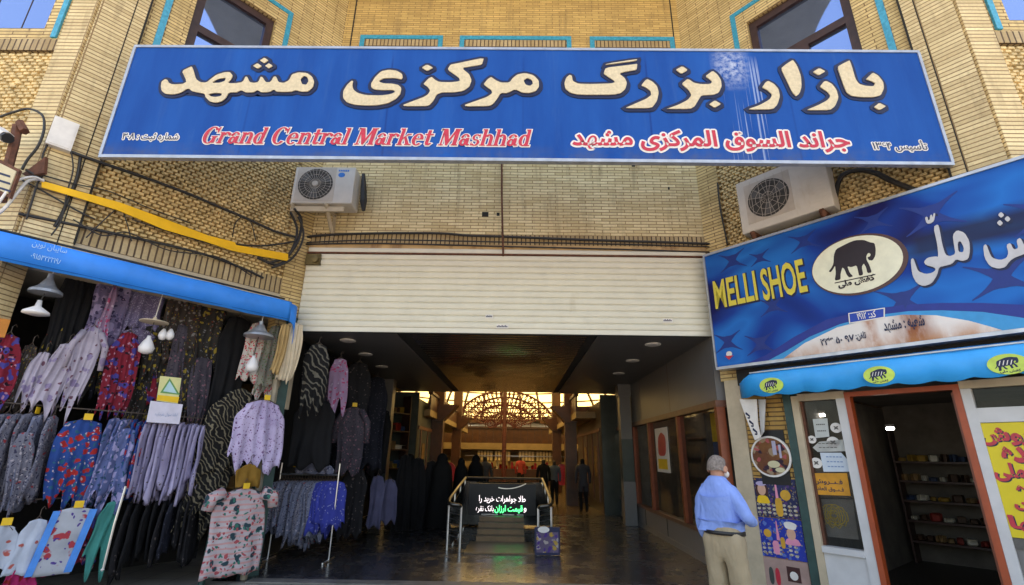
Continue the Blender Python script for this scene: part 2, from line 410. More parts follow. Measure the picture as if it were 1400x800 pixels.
t.links.new(v,n.inputs['Vector']); f=noise(t,v,3,6,.7); t.links.new(mix(t,ramp(t,f,[(.45,0.0),(.7,.5)]),n.outputs['Color'],(.05,.043,.036)),b.inputs['Base Color'])
t.links.new(ramp(t,f,[(.3,.09),(.72,.4)]),b.inputs['Roughness']); bump(t,b,noise(t,v,1.7,2),.12,.02)
MB().quad((-3.9,7.1,.004),(3.05,7.1,.004),(3.05,15.2,.004),(-3.9,15.2,.004)).build('floor',MT['polished_dark_tile'],kind='structure',label='polished dark tile floor of the market passage')
plain('hall_floor_stone',(.08,.055,.03),.25,0,.2,2)
MB().quad((-9,15.2,.004),(9,15.2,.004),(9,34,.004),(-9,34,.004)).build('hall_floor',MT['hall_floor_stone'],kind='structure',label='warm stone floor of the skylit hall')

M_CEIL=plain('satin_grey_ceiling_panel',(.125,.125,.13),.42,0,.06,2)
mt,t,b=newmat('ribbed_bronze_ceiling'); b.inputs['Base Color'].default_value=(.55,.44,.32,1); b.inputs['Metallic'].default_value=1; b.inputs['Roughness'].default_value=.2
v=coords(t); bump(t,b,noise(t,v,1.1,3),.35,.05)
mb=MB(); mb.wbox(-3.45,-1.92,7.56,15.2,3.4,3.5); mb.wbox(1.3,3.05,7.56,15.2,3.4,3.5)
mb.build('ceiling',M_CEIL,kind='structure',label='flat satin ceiling panels along both sides of the passage')
mb=MB()
for k in range(44):
    y=7.6+k*.172; mb.prism(Fr((-1.72,y,0),(0,1,0)),[(.084-.075*math.cos(math.pi*q/9),3.475-.07*math.sin(math.pi*q/9)) for q in range(10)]+[(.17,3.476),(.17,3.52),(0,3.52),(0,3.476)],0,2.86)
mb.build('ribbed_ceiling',MT['ribbed_bronze_ceiling'],kind='structure',label='glossy ribbed bronze ceiling over the middle of the passage')
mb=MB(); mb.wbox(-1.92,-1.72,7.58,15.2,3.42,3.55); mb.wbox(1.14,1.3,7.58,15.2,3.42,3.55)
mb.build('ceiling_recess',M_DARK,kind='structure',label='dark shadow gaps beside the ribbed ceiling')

# ================================================================== THE MARKET BUILDING
BLD=thing('market_building','yellow buff brick market hall with a recessed splayed entrance and corner windows','building',(0,7.5,0))
mb=MB(); mb.box(C,-3.46,3.12,5.10,8.75,0,-.3); mb.build('brick_wall',B_CEN,BLD)
mb=MB(); mb.box(C,-3.46,3.12,8.75,11.5,0,-.3); mb.build('brick_wall',B_UP,BLD,label='yellow brick wall above the long sign, overhang shade put into its colour')
mb=MB(); mb.box(C,-3.46,3.12,4.905,5.0985,.012,-.3); mb.build('soldier_course',B_SOL,BLD)
mb=MB(); mb.box(C,-3.46,3.12,4.725,4.903,.04,-.3); mb.build('lintel',M_LINTEL,BLD)
mb=MB(); mb.tube([C.p(-3.46,4.72,.06),C.p(3.12,4.72,.06)],.02,6); mb.build('lintel_edge',M_RUST,BLD)
for u in (-3.30,3.0): MB().box(C,u-.012,u+.012,8.0,11.5,.004,-.02).build('wall_joint',M_DARK,BLD)
for q in ((-.61,-.50,5.44,5.53),(-.36,-.31,5.46,5.52),(2.0,2.06,6.45,6.5),(2.6,2.63,6.0,6.05)): MB().box(C,*q,.003,-.02).build('brick_hole',M_DARK,BLD)
# middle upper windows behind the sign
def trimmed(fr,u0,u1,v0,v1,dep=.16):
    w=MB(); w.box(fr,u0,u0+.09,v0,v1,.018,0); w.box(fr,u1-.09,u1,v0,v1,.018,0); w.box(fr,u0+.09,u1-.09,v1-.09,v1,.018,0)
    return w
for u0,u1 in ((-3.12,-1.5),(-1.17,1.0),(1.36,3.0)):
    w=trimmed(C,u0,u1,7.2,9.36).build('window',TILE,BLD)
    MB().box(C,u0+.1,u1-.1,9.05,9.26,.012,0).build('soldier_course',B_SOL,w)
    MB().box(C,u0+.2,u1-.2,7.2,9.05,.006,0).build('pane',M_DARK,w)
mt,t,b=newmat('sky_reflecting_glass'); b.inputs['Base Color'].default_value=(.24,.34,.58,1); b.inputs['Metallic'].default_value=.9; b.inputs['Roughness'].default_value=.03
bump(t,b,noise(t,coords(t),.8,2),.06,.05)
GLASS=mt
def splay(fr,a,bb,nm):
    # a = outer end, bb = gate end (u along the wall)
    s=1 if a<bb else -1; L=abs(bb-a); lo,hi=min(a,bb),max(a,bb)
    def U(d): return a+s*d            # distance from the outer corner
    top=8.98
    mb=MB()
    # piers and wall areas round the window opening
    mb.box(fr,U(.98),U(L-1.22),top-.25,11.5,0,-.25); mb.box(fr,U(.48),U(.98),6.42,11.5,0,-.25); mb.box(fr,U(L-1.22),U(L),6.42,11.5,0,-.25)
    mb.box(fr,U(L-.36),U(L),2.7,6.42,0,-.25)
    mb.build('splay_wall',B_SPL,BLD)
    MB().box(fr,U(-.0),U(.48),3.72,11.5,.05,-.25).build('corner_pilaster',B_PIL,BLD)
    mb=MB(); mb.box(fr,U(.48)+s*.0,U(L-.36),4.18,6.42,-.05,-.25); mb.build('stud_backing',B_GAP,BLD)
    # projecting header studs laid like basket work
    mb=MB(); pu,pv=.098,.05; rng=random.Random(3)
    nu=int((L-.84)/pu); nv=int(2.22/pv)
    for j in range(nv):
        for i in range(nu+1):
            u=U(.48)+s*(i*pu+(pu/2 if j%2 else 0)); v0=4.185+j*pv
            if abs(u-a)>L-.38: continue
            w=-.012+rng.uniform(-.012,.012); du=pu*.41; 
            P=[(u-du,v0),(u+du,v0),(u+du,v0+pv*.84),(u-du,v0+pv*.84)]
            Q=[(u-du*.82,v0+.005),(u+du*.82,v0+.005),(u+du*.82,v0+pv*.84-.005),(u-du*.82,v0+pv*.84-.005)]
            mb.add([fr.p(x,y,-.05) for x,y in P]+[fr.p(x,y,w) for x,y in Q],[(4,5,6,7),(0,1,5,4),(1,2,6,5),(2,3,7,6),(3,0,4,7)])
    mb.build('stud_panel',B_STUD,BLD)
    MB().box(fr,U(.48),U(L-.36),3.93,4.18,.012,-.25).build('soldier_course',B_SOL,BLD); MB().box(fr,U(.48),U(L-.36),6.422,6.58,.012,-.02).build('soldier_course',B_SOL,BLD)
    MB().box(fr,U(.48),U(L-.36),3.55,3.928,.0,-.25).build('fascia_band',M_BEIGE,BLD)
    MB().box(fr,U(.485)-.012,U(.485)+.012,3.9,11.5,.053,0).build('wall_joint',M_DARK,BLD)
    MB().box(fr,U(.34)-.006,U(.34)+.006,3.72,11.5,.053,.0).build('wall_joint',M_DARK,BLD)
    # window
    w=MB()
    w.box(fr,U(.63),U(.71),6.4,9.08,.018,0); w.box(fr,U(L-.97),U(L-1.05),6.4,9.08,.018,0); w.box(fr,U(.71),U(L-1.05),9.0,9.08,.018,0)
    w=w.build('window',TILE,BLD)
    fr_=MB(); d0,d1=.99,L-1.23; z0,z1=6.6,top-.26
    for x,y,p,q in ((d0,d0+.11,z0,z1),(d1-.11,d1,z0,z1),(d0+.11,d1-.11,z1-.13,z1),(d0+.11,d1-.11,7.70,7.83),((d0+d1)/2-.08,(d0+d1)/2+.08,z0,7.70)): fr_.box(fr,U(x),U(y),p,q,-.06,-.16)
    fr_.build('frame',M_WOOD,w)
    MB().box(fr,U(d0+.02),U(d1-.02),z0,z1-.02,-.12,-.14).build('pane',GLASS,w)
    MB().box(fr,U(d0),U(d1),z1+.0,z1+.02,-.02,-.24).build('reveal',B_SOL,w)
splay(RS,LR_,0,'r'); splay(LS,LL_,0,'l')
# front faces beyond the corners
def frontface(fr,s):
    def U(d): return s*d
    MB().box(fr,U(0),U(.33),2.7,11.5,.04,-.25).build('corner_pilaster',B_PIL,BLD)
    mb=MB(); mb.box(fr,U(.33),U(6),6.62,6.80,.0,-.25); mb.box(fr,U(.33),U(.62),6.8,11.5,0,-.25); mb.box(fr,U(.62),U(6),9.2,11.5,0,-.25); mb.build('front_wall',B_SOL if 0 else B_SPL,BLD)
    MB().box(fr,U(.33),U(6),3.5,6.62,-.05,-.25).build('stud_backing',B_GAP,BLD)
    MB().box(fr,U(.33),U(6),6.44,6.618,.012,-.04).build('soldier_course',B_SOL,BLD)
    mb=MB(); rng=random.Random(5)
    for j in range(58):
        for i in range(13):
            u=U(.35+i*.098+(.049 if j%2 else 0)+.04); v0=3.52+j*.05; w=-.012+rng.uniform(-.012,.012)
            mb.add([fr.p(x,y,-.05) for x,y in rect(u-.04,u+.04,v0,v0+.042)]+[fr.p(x,y,w) for x,y in rect(u-.033,u+.033,v0+.005,v0+.037)],[(4,5,6,7),(0,1,5,4),(1,2,6,5),(2,3,7,6),(3,0,4,7)])
    mb.build('stud_panel',B_STUD,BLD)
    w=MB().box(fr,U(.40),U(.47),6.64,9.3,.03,-.0).build('window',TILE,BLD)
    MB().box(fr,U(.63),U(5),6.81,9.19,-.1,-.13).build('pane',GLASS,w)
    f=MB(); 
    for d in (1.05,1.5,2.0): f.box(fr,U(d),U(d+.01),6.81,9.19,-.095,-.1)
    f.box(fr,U(1.62),U(1.75),6.81,9.19,-.04,-.1) if s<0 else f.box(fr,U(.62),U(.66),6.81,9.19,-.04,-.1)
    f.box(fr,U(.62),U(5),6.8,6.83,-.02,-.1)
    f.build('frame',M_WHITE if 0 else M_WOOD,w)
frontface(FRW,1); frontface(FLW,-1)
# unseen shell added to block the sun: masonry behind, overhanging roof slab, outer walls
M_CONC=plain('weathered_concrete',(.33,.30,.26),.85,0,.15,2)
mb=MB(); mb.wbox(-13,13,3.95,15.2,11.5,11.8); mb.wbox(-13,13,15.2,15.45,3.56,11.5); mb.wbox(-13,-12.7,5.3,15.2,0,11.5); mb.wbox(12.7,13,5.3,15.2,0,11.5); mb.wbox(-13,-12.7,15.2,34,0,3.7); mb.wbox(12.7,13,15.2,34,0,3.7); mb.wbox(-13,13,34.2,34.5,0,3.0)
mb.wbox(-12.7,-3.5,8.0,15.2,3.62,3.8); mb.wbox(3.1,12.7,8.0,15.2,3.62,3.8)
mb.wbox(-3.46,3.12,7.82,15.2,3.56,3.8)

mb.build('roof',M_CONC,BLD)
# slabs closing the splay corners above the shops
for fr,L in ((RS,LR_),(LS,LL_)):
    a=fr.p(0,3.56,-.24); bq=fr.p(L,3.56,-.24); s=1 if L>0 else -1
    P=[a,bq,Vector((bq.x+s*7,bq.y,3.56)),Vector((bq.x+s*7,8.05,3.56)),Vector((a.x,8.05,3.56))]
    if s<0: P=P[::-1]
    mb=MB()
    mb.add(P+[q+Vector((0,0,.1)) for q in P],[(4,3,2,1,0),(5,6,7,8,9)]+[(k,(k+1)%5,(k+1)%5+5,k+5) for k in range(5)]); mb.build('shop_ceiling',M_CONC,BLD)

# ================================================================== ROLLER SHUTTER
SH=thing('roller_shutter','cream slatted roller shutter pulled up over the market entrance','shutter',(-.17,7.46,3.4))
mb=MB(); z=3.47; 
while z<4.72:
    mb.prism(Fr((-3.45,7.46,0),(0,-1,0)),[(0,z),(.018,z+.012),(.026,z+.045),(.022,z+.08),(.004,z+.097),(0,z+.103),(-.02,z+.103),(-.02,z)],0,-6.54); z+=.104
mb.build('slat_curtain',M_SHUT,SH,smooth=False)
mb=MB(); mb.box(C,-3.45,3.09,3.395,3.468,.05,.0); mb.build('bottom_bar',M_SHUT,SH)
mb=MB(); mb.box(C,-3.46,3.1,3.385,3.394,.03,.0); mb.build('rubber_seal',M_BLACK,SH)
for u,v,wd in ((-.43,3.66,.10),(-.22,3.50,.17),(2.37,3.63,.13)):
    s=MB().box(C,u-wd/2-.01,u+wd/2+.01,v-.03,v+.03,.075,.055).build('maker_sticker',M_OUTW,SH)
    k=MB()
    for i in range(7): k.box(C,u-wd/2+i*wd/7,u-wd/2+(i+.7)*wd/7,v-.012,v+.008+.012*(i%2),.078,.0755)
    k.build('print',M_NAVY,s)
mb=MB(); mb.box(C,-3.62,-3.45,2.2,4.72,.02,-.1); mb.build('guide_rail',M_BEIGE,SH)
mb=MB(); mb.box(C,-3.46,-3.22,4.50,4.68,.10,.03); mb.lathe(C.p(-3.3,4.58,.1),[(.06,0),(.06,.05),(.02,.06)],10,0,C.n); mb.build('lock_box',plain('brass_patina',(.16,.12,.05),.5,.5,.3),SH)

# ================================================================== MAIN SIGN
SU0,SU1,SV0,SV1=-5.74*SK,5.86*SK,sz(5.445),sz(7.31)
mt,t,b=newmat('blue_sign_vinyl'); v=coords(t,True)
f=noise(t,coords(t,True,scale=(2.5,.35,1)),1.0,4); c=ramp(t,f,[(.3,(.006,.058,.27)),(.7,(.010,.09,.36))])
sx=t.nodes.new('ShaderNodeSeparateXYZ'); t.links.new(v,sx.inputs[0])
def band(src,c0,hw,soft):
    a=N(t,'ShaderNodeMath',operation='SUBTRACT'); t.links.new(src,a.inputs[0]); a.inputs[1].default_value=c0
    d=N(t,'ShaderNodeMath',operation='ABSOLUTE'); t.links.new(a.outputs[0],d.inputs[0])
    r=N(t,'ShaderNodeMapRange'); t.links.new(d.outputs[0],r.inputs[0]); r.inputs[1].default_value=hw-soft; r.inputs[2].default_value=hw+soft; r.inputs[3].default_value=1; r.inputs[4].default_value=0
    return r.outputs[0]
def mul(a,bb):
    n=N(t,'ShaderNodeMath',operation='MULTIPLY'); t.links.new(a,n.inputs[0])
    if isinstance(bb,(int,float)): n.inputs[1].default_value=bb
    else: t.links.new(bb,n.inputs[1])
    return n.outputs[0]
su,sv=SG.uv(1000,95); 
splash=mul(mul(band(sx.outputs[0],su,.17,.1),band(sx.outputs[1],sv+.06,.24,.16)),ramp(t,noise(t,v,16,5,.7),[(.38,0.0),(.62,.7)]))
drip=mul(mul(band(sx.outputs[0],su+.10,.26,.05),band(sx.outputs[1],sv-.75,.85,.12)),ramp(t,noise(t,coords(t,True,scale=(16,.25,1)),1.6,2,.4),[(.57,0.0),(.63,.42)]))
c=mix(t,splash,c,(.55,.6,.72)); c=mix(t,drip,c,(.5,.58,.75))
for s0,al in ((-3.3,.4),(-1.6,.7),(.05,.35),(1.58,.75),(3.3,.4)): c=mix(t,mul(mul(band(sx.outputs[0],s0,.012,.008),band(sx.outputs[1],5.6,.75,.1)),al),c,(.008,.04,.2))
c=mix(t,ramp(t,noise(t,coords(t,True,scale=(5,.5,1)),1.5,5,.7),[(.55,0.0),(.85,.4)]),c,(.05,.13,.34)); c=mix(t,mul(mul(band(sx.outputs[1],SV0+.02,.10,.08),ramp(t,noise(t,v,3,5,.7),[(.4,0.0),(.65,.5)])),1.0),c,(.09,.10,.14))
t.links.new(c,b.inputs['Base Color']); b.inputs['Roughness'].default_value=.6; b.inputs['Specular IOR Level'].default_value=.08; bump(t,b,noise(t,coords(t,True,scale=(1,.6,1)),2.2,3),.25,.03)
SIGN=thing('market_sign','long blue market name sign with big cream Persian lettering','sign',(0,SY,SV0))
MB().box(SG,SU0,SU1,SV0,SV1,0,-.05).build('sign_board',MT['blue_sign_vinyl'],SIGN)
mb=MB(); mb.box(SG,SU0-.03,SU1+.03,SV1,SV1+.035,.012,-.055); mb.box(SG,SU0-.03,SU1+.03,SV0-.04,SV0,.012,-.055); mb.box(SG,SU0-.035,SU0,SV0,SV1,.012,-.055); mb.box(SG,SU1,SU1+.035,SV0,SV1,.012,-.055)
mb.build('edge_trim',M_EDGE,SIGN)
mb=MB()
for u in (-4,-2,0,2,4): MB().box(SG,u-.03,u+.03,SV0+.05,SV1-.1,-.056,-.12).build('bracket',M_RUST,SIGN)

A4=4.8276; B4=4.516
LET=[
 (170,70,A4,[[(235,235),(240,200),(268,180),(290,185),(298,205),(320,215),(385,212),(405,200),(372,130),(448,93),(462,122),(478,180),(505,200),(540,203),(570,178),(610,150),(660,135),(700,133),(722,158),(708,190),(690,207),(735,207),(778,200),(795,165),(815,163),(832,200),(858,205),(880,200),(897,163),(918,168),(937,200),(962,200),(983,163),(1007,163),(1022,200),(1052,205),(1082,190),(1102,150),(1150,135),(1210,140),(1245,165),(1260,200),(1250,240),(1215,270),(1170,273),(1130,262),(1105,272),(1050,274),(1000,272),(985,258),(960,274),(900,277),(880,262),(850,277),(800,278),(770,262),(740,277),(692,277),(674,312),(640,337),(600,345),(560,337),(530,307),(525,285),(480,277),(440,267),(420,250),(370,280),(320,291),(265,286),(240,264)],
   [(1165,185),(1185,165),(1205,172),(1213,198),(1200,220),(1175,215)],[(580,207),(620,185),(667,177),(662,195),(628,207)],[(558,285),(600,277),(642,280),(637,294),(600,301),(573,296)]]),
 (170,70,A4,[[(886,62),(925,37),(960,60),(923,86)]]),(170,70,A4,[[(840,98),(880,74),(917,98),(880,122)]]),(170,70,A4,[[(921,98),(955,74),(990,97),(952,121)]]),
 (450,70,B4,[[(155,182),(138,178),(108,205),(82,245),(80,290),(105,320),(160,337),(230,341),(300,339),(365,326),(420,296),(446,265),(452,225),(430,205),(390,197),(340,196),(312,186),(340,172),(400,170),(450,180),(461,163),(455,138),(420,117),(370,111),(320,121),(280,158),(254,200),(254,225),(275,241),(330,246),(390,244),(402,251),(380,262),(320,270),(230,268),(180,255),(155,235),(149,210)]]),
 (450,70,B4,[[(448,330),(500,310),(580,280),(605,265),(618,243),(600,220),(574,204),(610,165),(635,154),(660,175),(682,186),(750,188),(802,182),(795,165),(724,115),(745,80),(790,71),(962,35),(950,86),(870,100),(828,106),(870,140),(886,180),(870,222),(830,250),(770,259),(700,259),(668,270),(650,307),(618,341),(580,344),(460,344)]]),
 (450,70,B4,[[(605,77),(563,102),(605,129),(652,102)]]),
 (450,70,B4,[[(828,330),(900,305),(970,280),(1000,260),(998,245),(970,225),(946,205),(975,170),(1000,154),(1030,175),(1062,190),(1110,190),(1130,163),(1160,140),(1210,131),(1265,145),(1300,180),(1302,220),(1280,250),(1240,263),(1190,261),(1150,240),(1100,264),(1062,263),(1045,292),(1018,328),(990,344),(840,346)],[(1203,180),(1225,167),(1250,180),(1256,200),(1240,213),(1215,206)]]),
 (740,70,A4,[[(208,160),(185,151),(158,175),(146,210),(153,250),(190,280),(250,293),(480,293),(530,281),(562,250),(572,210),(556,175),(522,150),(560,140),(635,128),(641,78),(580,87),(420,106),(404,150),(440,175),(482,202),(460,209),(330,213),(245,211),(213,195)]]),
 (740,70,A4,[[(425,80),(641,47),(636,68),(415,97)]]),
 (740,70,A4,[[(548,372),(620,340),(690,310),(720,287),(716,265),(690,245),(651,228),(680,190),(700,179),(740,199),(770,230),(782,275),(770,330),(738,375),(700,381),(560,381)]]),
 (740,70,A4,[[(817,380),(900,350),(960,320),(985,290),(970,260),(918,215),(960,180),(980,184),(1010,205),(1050,213),(1110,213),(1122,200),(1074,165),(1130,124),(1165,149),(1192,190),(1197,235),(1177,277),(1140,293),(1062,296),(1045,322),(1018,368),(985,386),(830,386)]]),
 (740,70,A4,[[(930,94),(878,122),(925,157),(977,125)]]),(740,70,A4,[[(1145,319),(1098,350),(1145,381),(1197,350)]]),
 (1000,70,B4,[[(98,355),(170,330),(230,296),(246,270),(220,245),(181,225),(205,190),(225,179),(265,199),(295,233),(305,280),(290,332),(260,364),(110,366)]]),
 (1000,70,B4,[[(299,105),(335,75),(380,47),(410,88),(435,155),(439,220),(426,265),(400,285),(370,255),(340,190)]]),
 (1000,70,B4,[[(457,360),(530,330),(585,301),(606,276),(590,255),(538,220),(565,185),(585,179),(625,200),(655,240),(667,290),(646,342),(612,369),(470,369)]]),
 (1000,70,B4,[[(540,99),(493,128),(540,156),(590,125)]]),
 (1000,70,B4,[[(647,95),(690,70),(731,51),(747,90),(770,170),(790,200),(830,211),(872,213),(882,197),(819,175),(870,127),(910,149),(942,190),(947,232),(927,277),(880,289),(800,289),(740,281),(705,256),(680,192)]]),
 (1000,70,B4,[[(910,314),(870,345),(915,371),(964,342)]]),
]
face=MB();line=MB();inner=MB()
for jj,(ox,oy,sc,ls) in enumerate(LET):
    q=[chaikin(px(SG,l,ox,oy,sc,.02),1,.16) for l in ls]
    face.prism(SG,[grow(l,-.012) if i==0 else grow(l,.006) for i,l in enumerate(q)],.012,.022+.0006*(jj%5))
    line.prism(SG,[grow(l,.03) if i==0 else grow(l,-.012) for i,l in enumerate(q)],.0,.007+.0007*(jj%6))
    line.prism(SG,grow([(u+.014,v-.014) for u,v in q[0]],.024),.0,.002+.0007*(jj%6))
face.build('cream_lettering',M_GOLD,SIGN); line.build('letter_outline',M_NAVY,SIGN)
mb=MB(); serif(mb,SG,'Grand Central Market Mashhad',-4.42*SK,.15*SK,sz(5.635),sz(5.905),.004,.013,0,.22,.0); mb.build('red_lettering_outline',M_OUTW,SIGN)
mb=MB(); serif(mb,SG,'Grand Central Market Mashhad',-4.42*SK,.15*SK,sz(5.635),sz(5.905),.012,.0,0,.22,.0); mb.build('red_lettering',M_SIGNRED,SIGN)
ar='جراند السوق المرکزی مشهد'
mb=MB(); halo(mb,SG,ar,.74*SK,4.56*SK,sz(5.575),sz(5.925),.002,.03,.024); mb.build('red_lettering_outline',M_OUTW,SIGN)
mb=MB(); text(mb,SG,ar,.74*SK,4.56*SK,sz(5.575),sz(5.925),.008,.03,True,0,0,.03); mb.build('red_lettering',M_SIGNRED,SIGN)
for s,u0,u1,v0,v1 in (('شماره ثبت : ۳۰۸',-5.53*SK,-4.74*SK,sz(5.66),sz(5.80)),('تأسیس ۱۳۶۴',4.86*SK,5.6*SK,sz(5.6),sz(5.79))):
    mb=MB(); halo(mb,SG,s,u0,u1,v0,v1,.002,.01,.013); mb.build('small_lettering_outline',M_OUTW,SIGN)
    mb=MB(); text(mb,SG,s,u0,u1,v0,v1,.007,.01,True,0,.0,.01); mb.build('small_lettering',M_NAVY,SIGN)
# ================================================================== PASSAGE WALLS AND SHOP FRONTS
M_GREYP=plain('satin_grey_wall_panel',(.155,.15,.15),.4,0,.06,2,0,((.3,.26,.2),1.5,.62))
M_DGREEN=plain('dark_green_grey_tile',(.05,.065,.06),.3,0,.2,3)
M_HEAD=plain('red_brown_header_paint',(.14,.06,.04),.4,0,.2)
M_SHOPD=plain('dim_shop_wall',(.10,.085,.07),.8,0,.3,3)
mt,t,b=newmat('shop_glass'); b.inputs['Base Color'].default_value=(.02,.025,.025,1); b.inputs['Roughness'].default_value=.02; b.inputs['Alpha'].default_value=.22; b.inputs['Specular IOR Level'].default_value=.5
SGL=mt
LAMP=emit('lit_lamp',(1,.93,.8),14)
TUBE=emit('lit_tube',(.9,.95,1),9)
M_ORDK=plain('dull_orange_paint',(.22,.05,.018),.45,0,.2)
SF=thing('shop_front','long glazed shop front with orange posts along the passage','shop front',(3.05,10.5,0))
MB().box(RW,-7.7,-.05,2.43,3.4,0,-.15).build('fascia_panel',M_GREYP,SF)
MB().box(RW,-7.7,-.05,2.33,2.428,.03,-.15).build('header',M_HEAD,SF)
MB().box(RW,-7.7,-.05,0,.10,.02,-.15).build('plinth',M_GREYP,SF)
mb=MB(); mb.box(RW,-7.7,-.05,.101,.44,0,-.12); mb.build('base_panel',M_GREYP,SF)
mb=MB(); mb.box(RW,-7.7,-.05,.441,.50,.03,-.12); mb.build('sill',M_HEAD,SF)
for u in (-.10,-2.0,-4.12,-5.65,-6.9): MB().box(RW,u-.05,u+.05,.501,2.329,.025,-.1).build('post',M_ORDK,SF)
for u in (-1.2,-3.2,-4.9): MB().box(RW,u-.012,u+.012,.11,.43,.006,0).build('base_panel_joint',M_DARK,SF)
for a,bb in ((-1.95,-.15),(-4.07,-2.05),(-5.6,-4.17),(-6.85,-5.7)): MB().box(RW,a,bb,.501,2.329,-.03,-.036).build('pane',SGL,SF)
for u in (-2.4,-4.7): MB().box(RW,u-.006,u+.006,2.45,3.39,.003,0).build('fascia_joint',M_HEAD,SF)
# the room behind it
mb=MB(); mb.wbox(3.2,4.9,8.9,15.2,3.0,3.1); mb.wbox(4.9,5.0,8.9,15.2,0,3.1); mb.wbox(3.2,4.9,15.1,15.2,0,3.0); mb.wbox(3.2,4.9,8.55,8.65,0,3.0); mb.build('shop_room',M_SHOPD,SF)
for k,(y,z) in enumerate(((9.4,2.1),(11.2,2.3),(12.6,2.25),(13.6,2.2))):
    l=thing('ceiling_lamp','small lit ceiling lamp inside the glazed passage shop, %s'%('nearest the street','second from the street','third from the street','deepest in the passage')[k],'lamp',(4.2,y,2.99),'lamps in the passage shop')
    mb=MB(); mb.lathe((4.2,y,2.9),[(.01,.09),(.05,.06),(.09,0),(.08,-.01)],14); mb.build('shade',M_WHITE,l)
    mb=MB(); mb.lathe((4.2,y,2.87),[(.01,-.04),(.06,-.02),(.06,.02)],12); mb.build('bulb',LAMP,l)
rng=random.Random(8)
pal=[flat('carton_red',(.35,.04,.03)),flat('carton_tan',(.35,.22,.1)),flat('carton_white',(.6,.58,.52)),flat('carton_brown',(.10,.05,.03)),flat('carton_blue',(.05,.09,.2)),flat('carton_gold',(.45,.28,.05))]
def shelf(name,label,fr,u0,u1,levels,dep,fill,parent=None,goods='goods',hh=.16):
    t_=thing(name,label,'shelf',fr.p((u0+u1)/2,0,0))
    for z in levels: MB().box(fr,u0,u1,z-.03,z,0,-dep).build('board',M_WOOD,t_)
    for u in (u0,u1-.03): MB().box(fr,u,u+.03,0,levels[-1]+.5,.001,-dep).build('side_panel',M_WOOD,t_)
    k=0
    for z in levels:
        u=u0+.06
        while u<u1-.12:
            w=rng.uniform(.1,.22)*(.7 if goods=='shoe' else 1); h=rng.uniform(hh*.6,hh*1.4)
            if rng.random()<fill:
                k+=1
                mb=MB(); mb.prism(fr.off(u,z,-.05-rng.random()*.05,rng.uniform(-8,8)),chaikin(rect(0,w*.9,.002,h),2,.12),0,-dep*.5); mb.build(goods,rng.choice(pal),t_)
            u+=w+.03
    return t_
shelf('display_shelf','dark shelf of boxed goods behind the passage shop window',Fr((4.85,14.9,0),(0,-1,0)),0,5.6,(.6,1.1,1.6,2.1),.3,.8)
def sheet(name,label,cat,fr,u0,u1,v0,v1,w,mat,parent=None,group=None,th=.006):
    mb=MB().box(fr,u0,u1,v0,v1,w,w-th)
    return mb.build(name,mat,parent,label=label,cat=cat,group=group)
po=thing('window_poster','white and red poster stuck on the passage shop window','poster',RW.p(-3.2,1.3,0))
sheet('paper',None,None,RW,-3.66,-2.75,1.30,2.18,-.012,M_OUTW,po)
MB().prism(RW,chaikin([(-3.5,1.62),(-2.95,1.62),(-2.9,2.0),(-3.2,2.1),(-3.45,1.98)],2),-.011,-.008).build('print',M_SIGNRED,po)
MB().box(RW,-3.55,-2.9,1.36,1.56,-.011,-.008).build('print',M_YEL,po)
yb=thing('hanging_banner','yellow and grey hanging banner inside the nearest passage window','banner',(3.5,8.75,1.7))
MB().box(RW,-1.25,-.75,1.85,2.31,-.25,-.26).build('yellow_half',M_YEL,yb); MB().box(RW,-1.25,-.75,1.45,1.849,-.25,-.26).build('grey_half',pal[4],yb)
# columns
def column(x,y,label):
    c=thing('column',label,'column',(x,y,0))
    MB().wbox(x-.14,x+.14,y-.14,y+.14,1.0,3.1).build('shaft',M_GREYP if x<0 else M_GREYP,c)
    MB().wbox(x-.15,x+.15,y-.15,y+.15,0,1.0).build('base',M_GREYP,c)
    MB().wbox(x-.144,x+.144,y-.144,y+.144,1.0,2.02).build('dark_band',M_DGREEN,c)
    MB().wbox(x-.17,x+.17,y-.17,y+.17,3.1,3.4).build('capital',M_GREYP,c)
column(2.86,13.2,'grey square column with a dark middle band beside the glazed shop front')
c=thing('column','pale square column high on the clothes side of the passage','column',(-3.3,12.8,0))
MB().wbox(-3.46,-3.14,12.65,12.95,2.5,3.4).build('shaft',M_GREYP,c); MB().wbox(-3.46,-3.14,12.65,12.95,0,2.499).build('dark_band',M_DGREEN,c)
# recessed ceiling lamps (unlit)
for k,(x,y) in enumerate(((-2.85,8.1),(-2.9,9.3),(-2.95,10.7),(2.3,8.1),(2.3,9.6),(2.35,11.2))):
    nm=('nearest the shutter','second from the shutter','third from the shutter')[k%3]
    MB().lathe((x,y,3.375),[(.10,0),(.13,.01),(.13,.024)],18).build('recessed_light',M_OUTW,label='unlit round ceiling light %s on the %s side'%(nm,'clothes' if x<0 else 'glass shop'),cat='ceiling light',group='unlit ceiling lights')
# left shop room and the passage's left side
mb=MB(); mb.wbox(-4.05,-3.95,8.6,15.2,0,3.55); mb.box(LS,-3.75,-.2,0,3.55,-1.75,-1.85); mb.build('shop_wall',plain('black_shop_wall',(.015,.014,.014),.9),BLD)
mb=MB(); mb.box(LS,LL_-.6,LL_-.14,0,2.72,.05,-.25); mb.box(FLW,-6,0,0,2.72,.0,-.25); mb.build('brick_pier',B_PIL,BLD)
MB().box(FLW,-6,-.33,2.701,3.5,-.02,-.25).build('brick_pier',B_SPL,BLD)
mb=MB(); mb.wbox(-12.7,-7.2,7.6,7.7,0,3.6); mb.build('shop_wall',MT['black_shop_wall'],BLD)
MB().wbox(-4.9,-3.9,15.0,15.2,0,3.55).build('shop_wall',MT['black_shop_wall'],BLD)
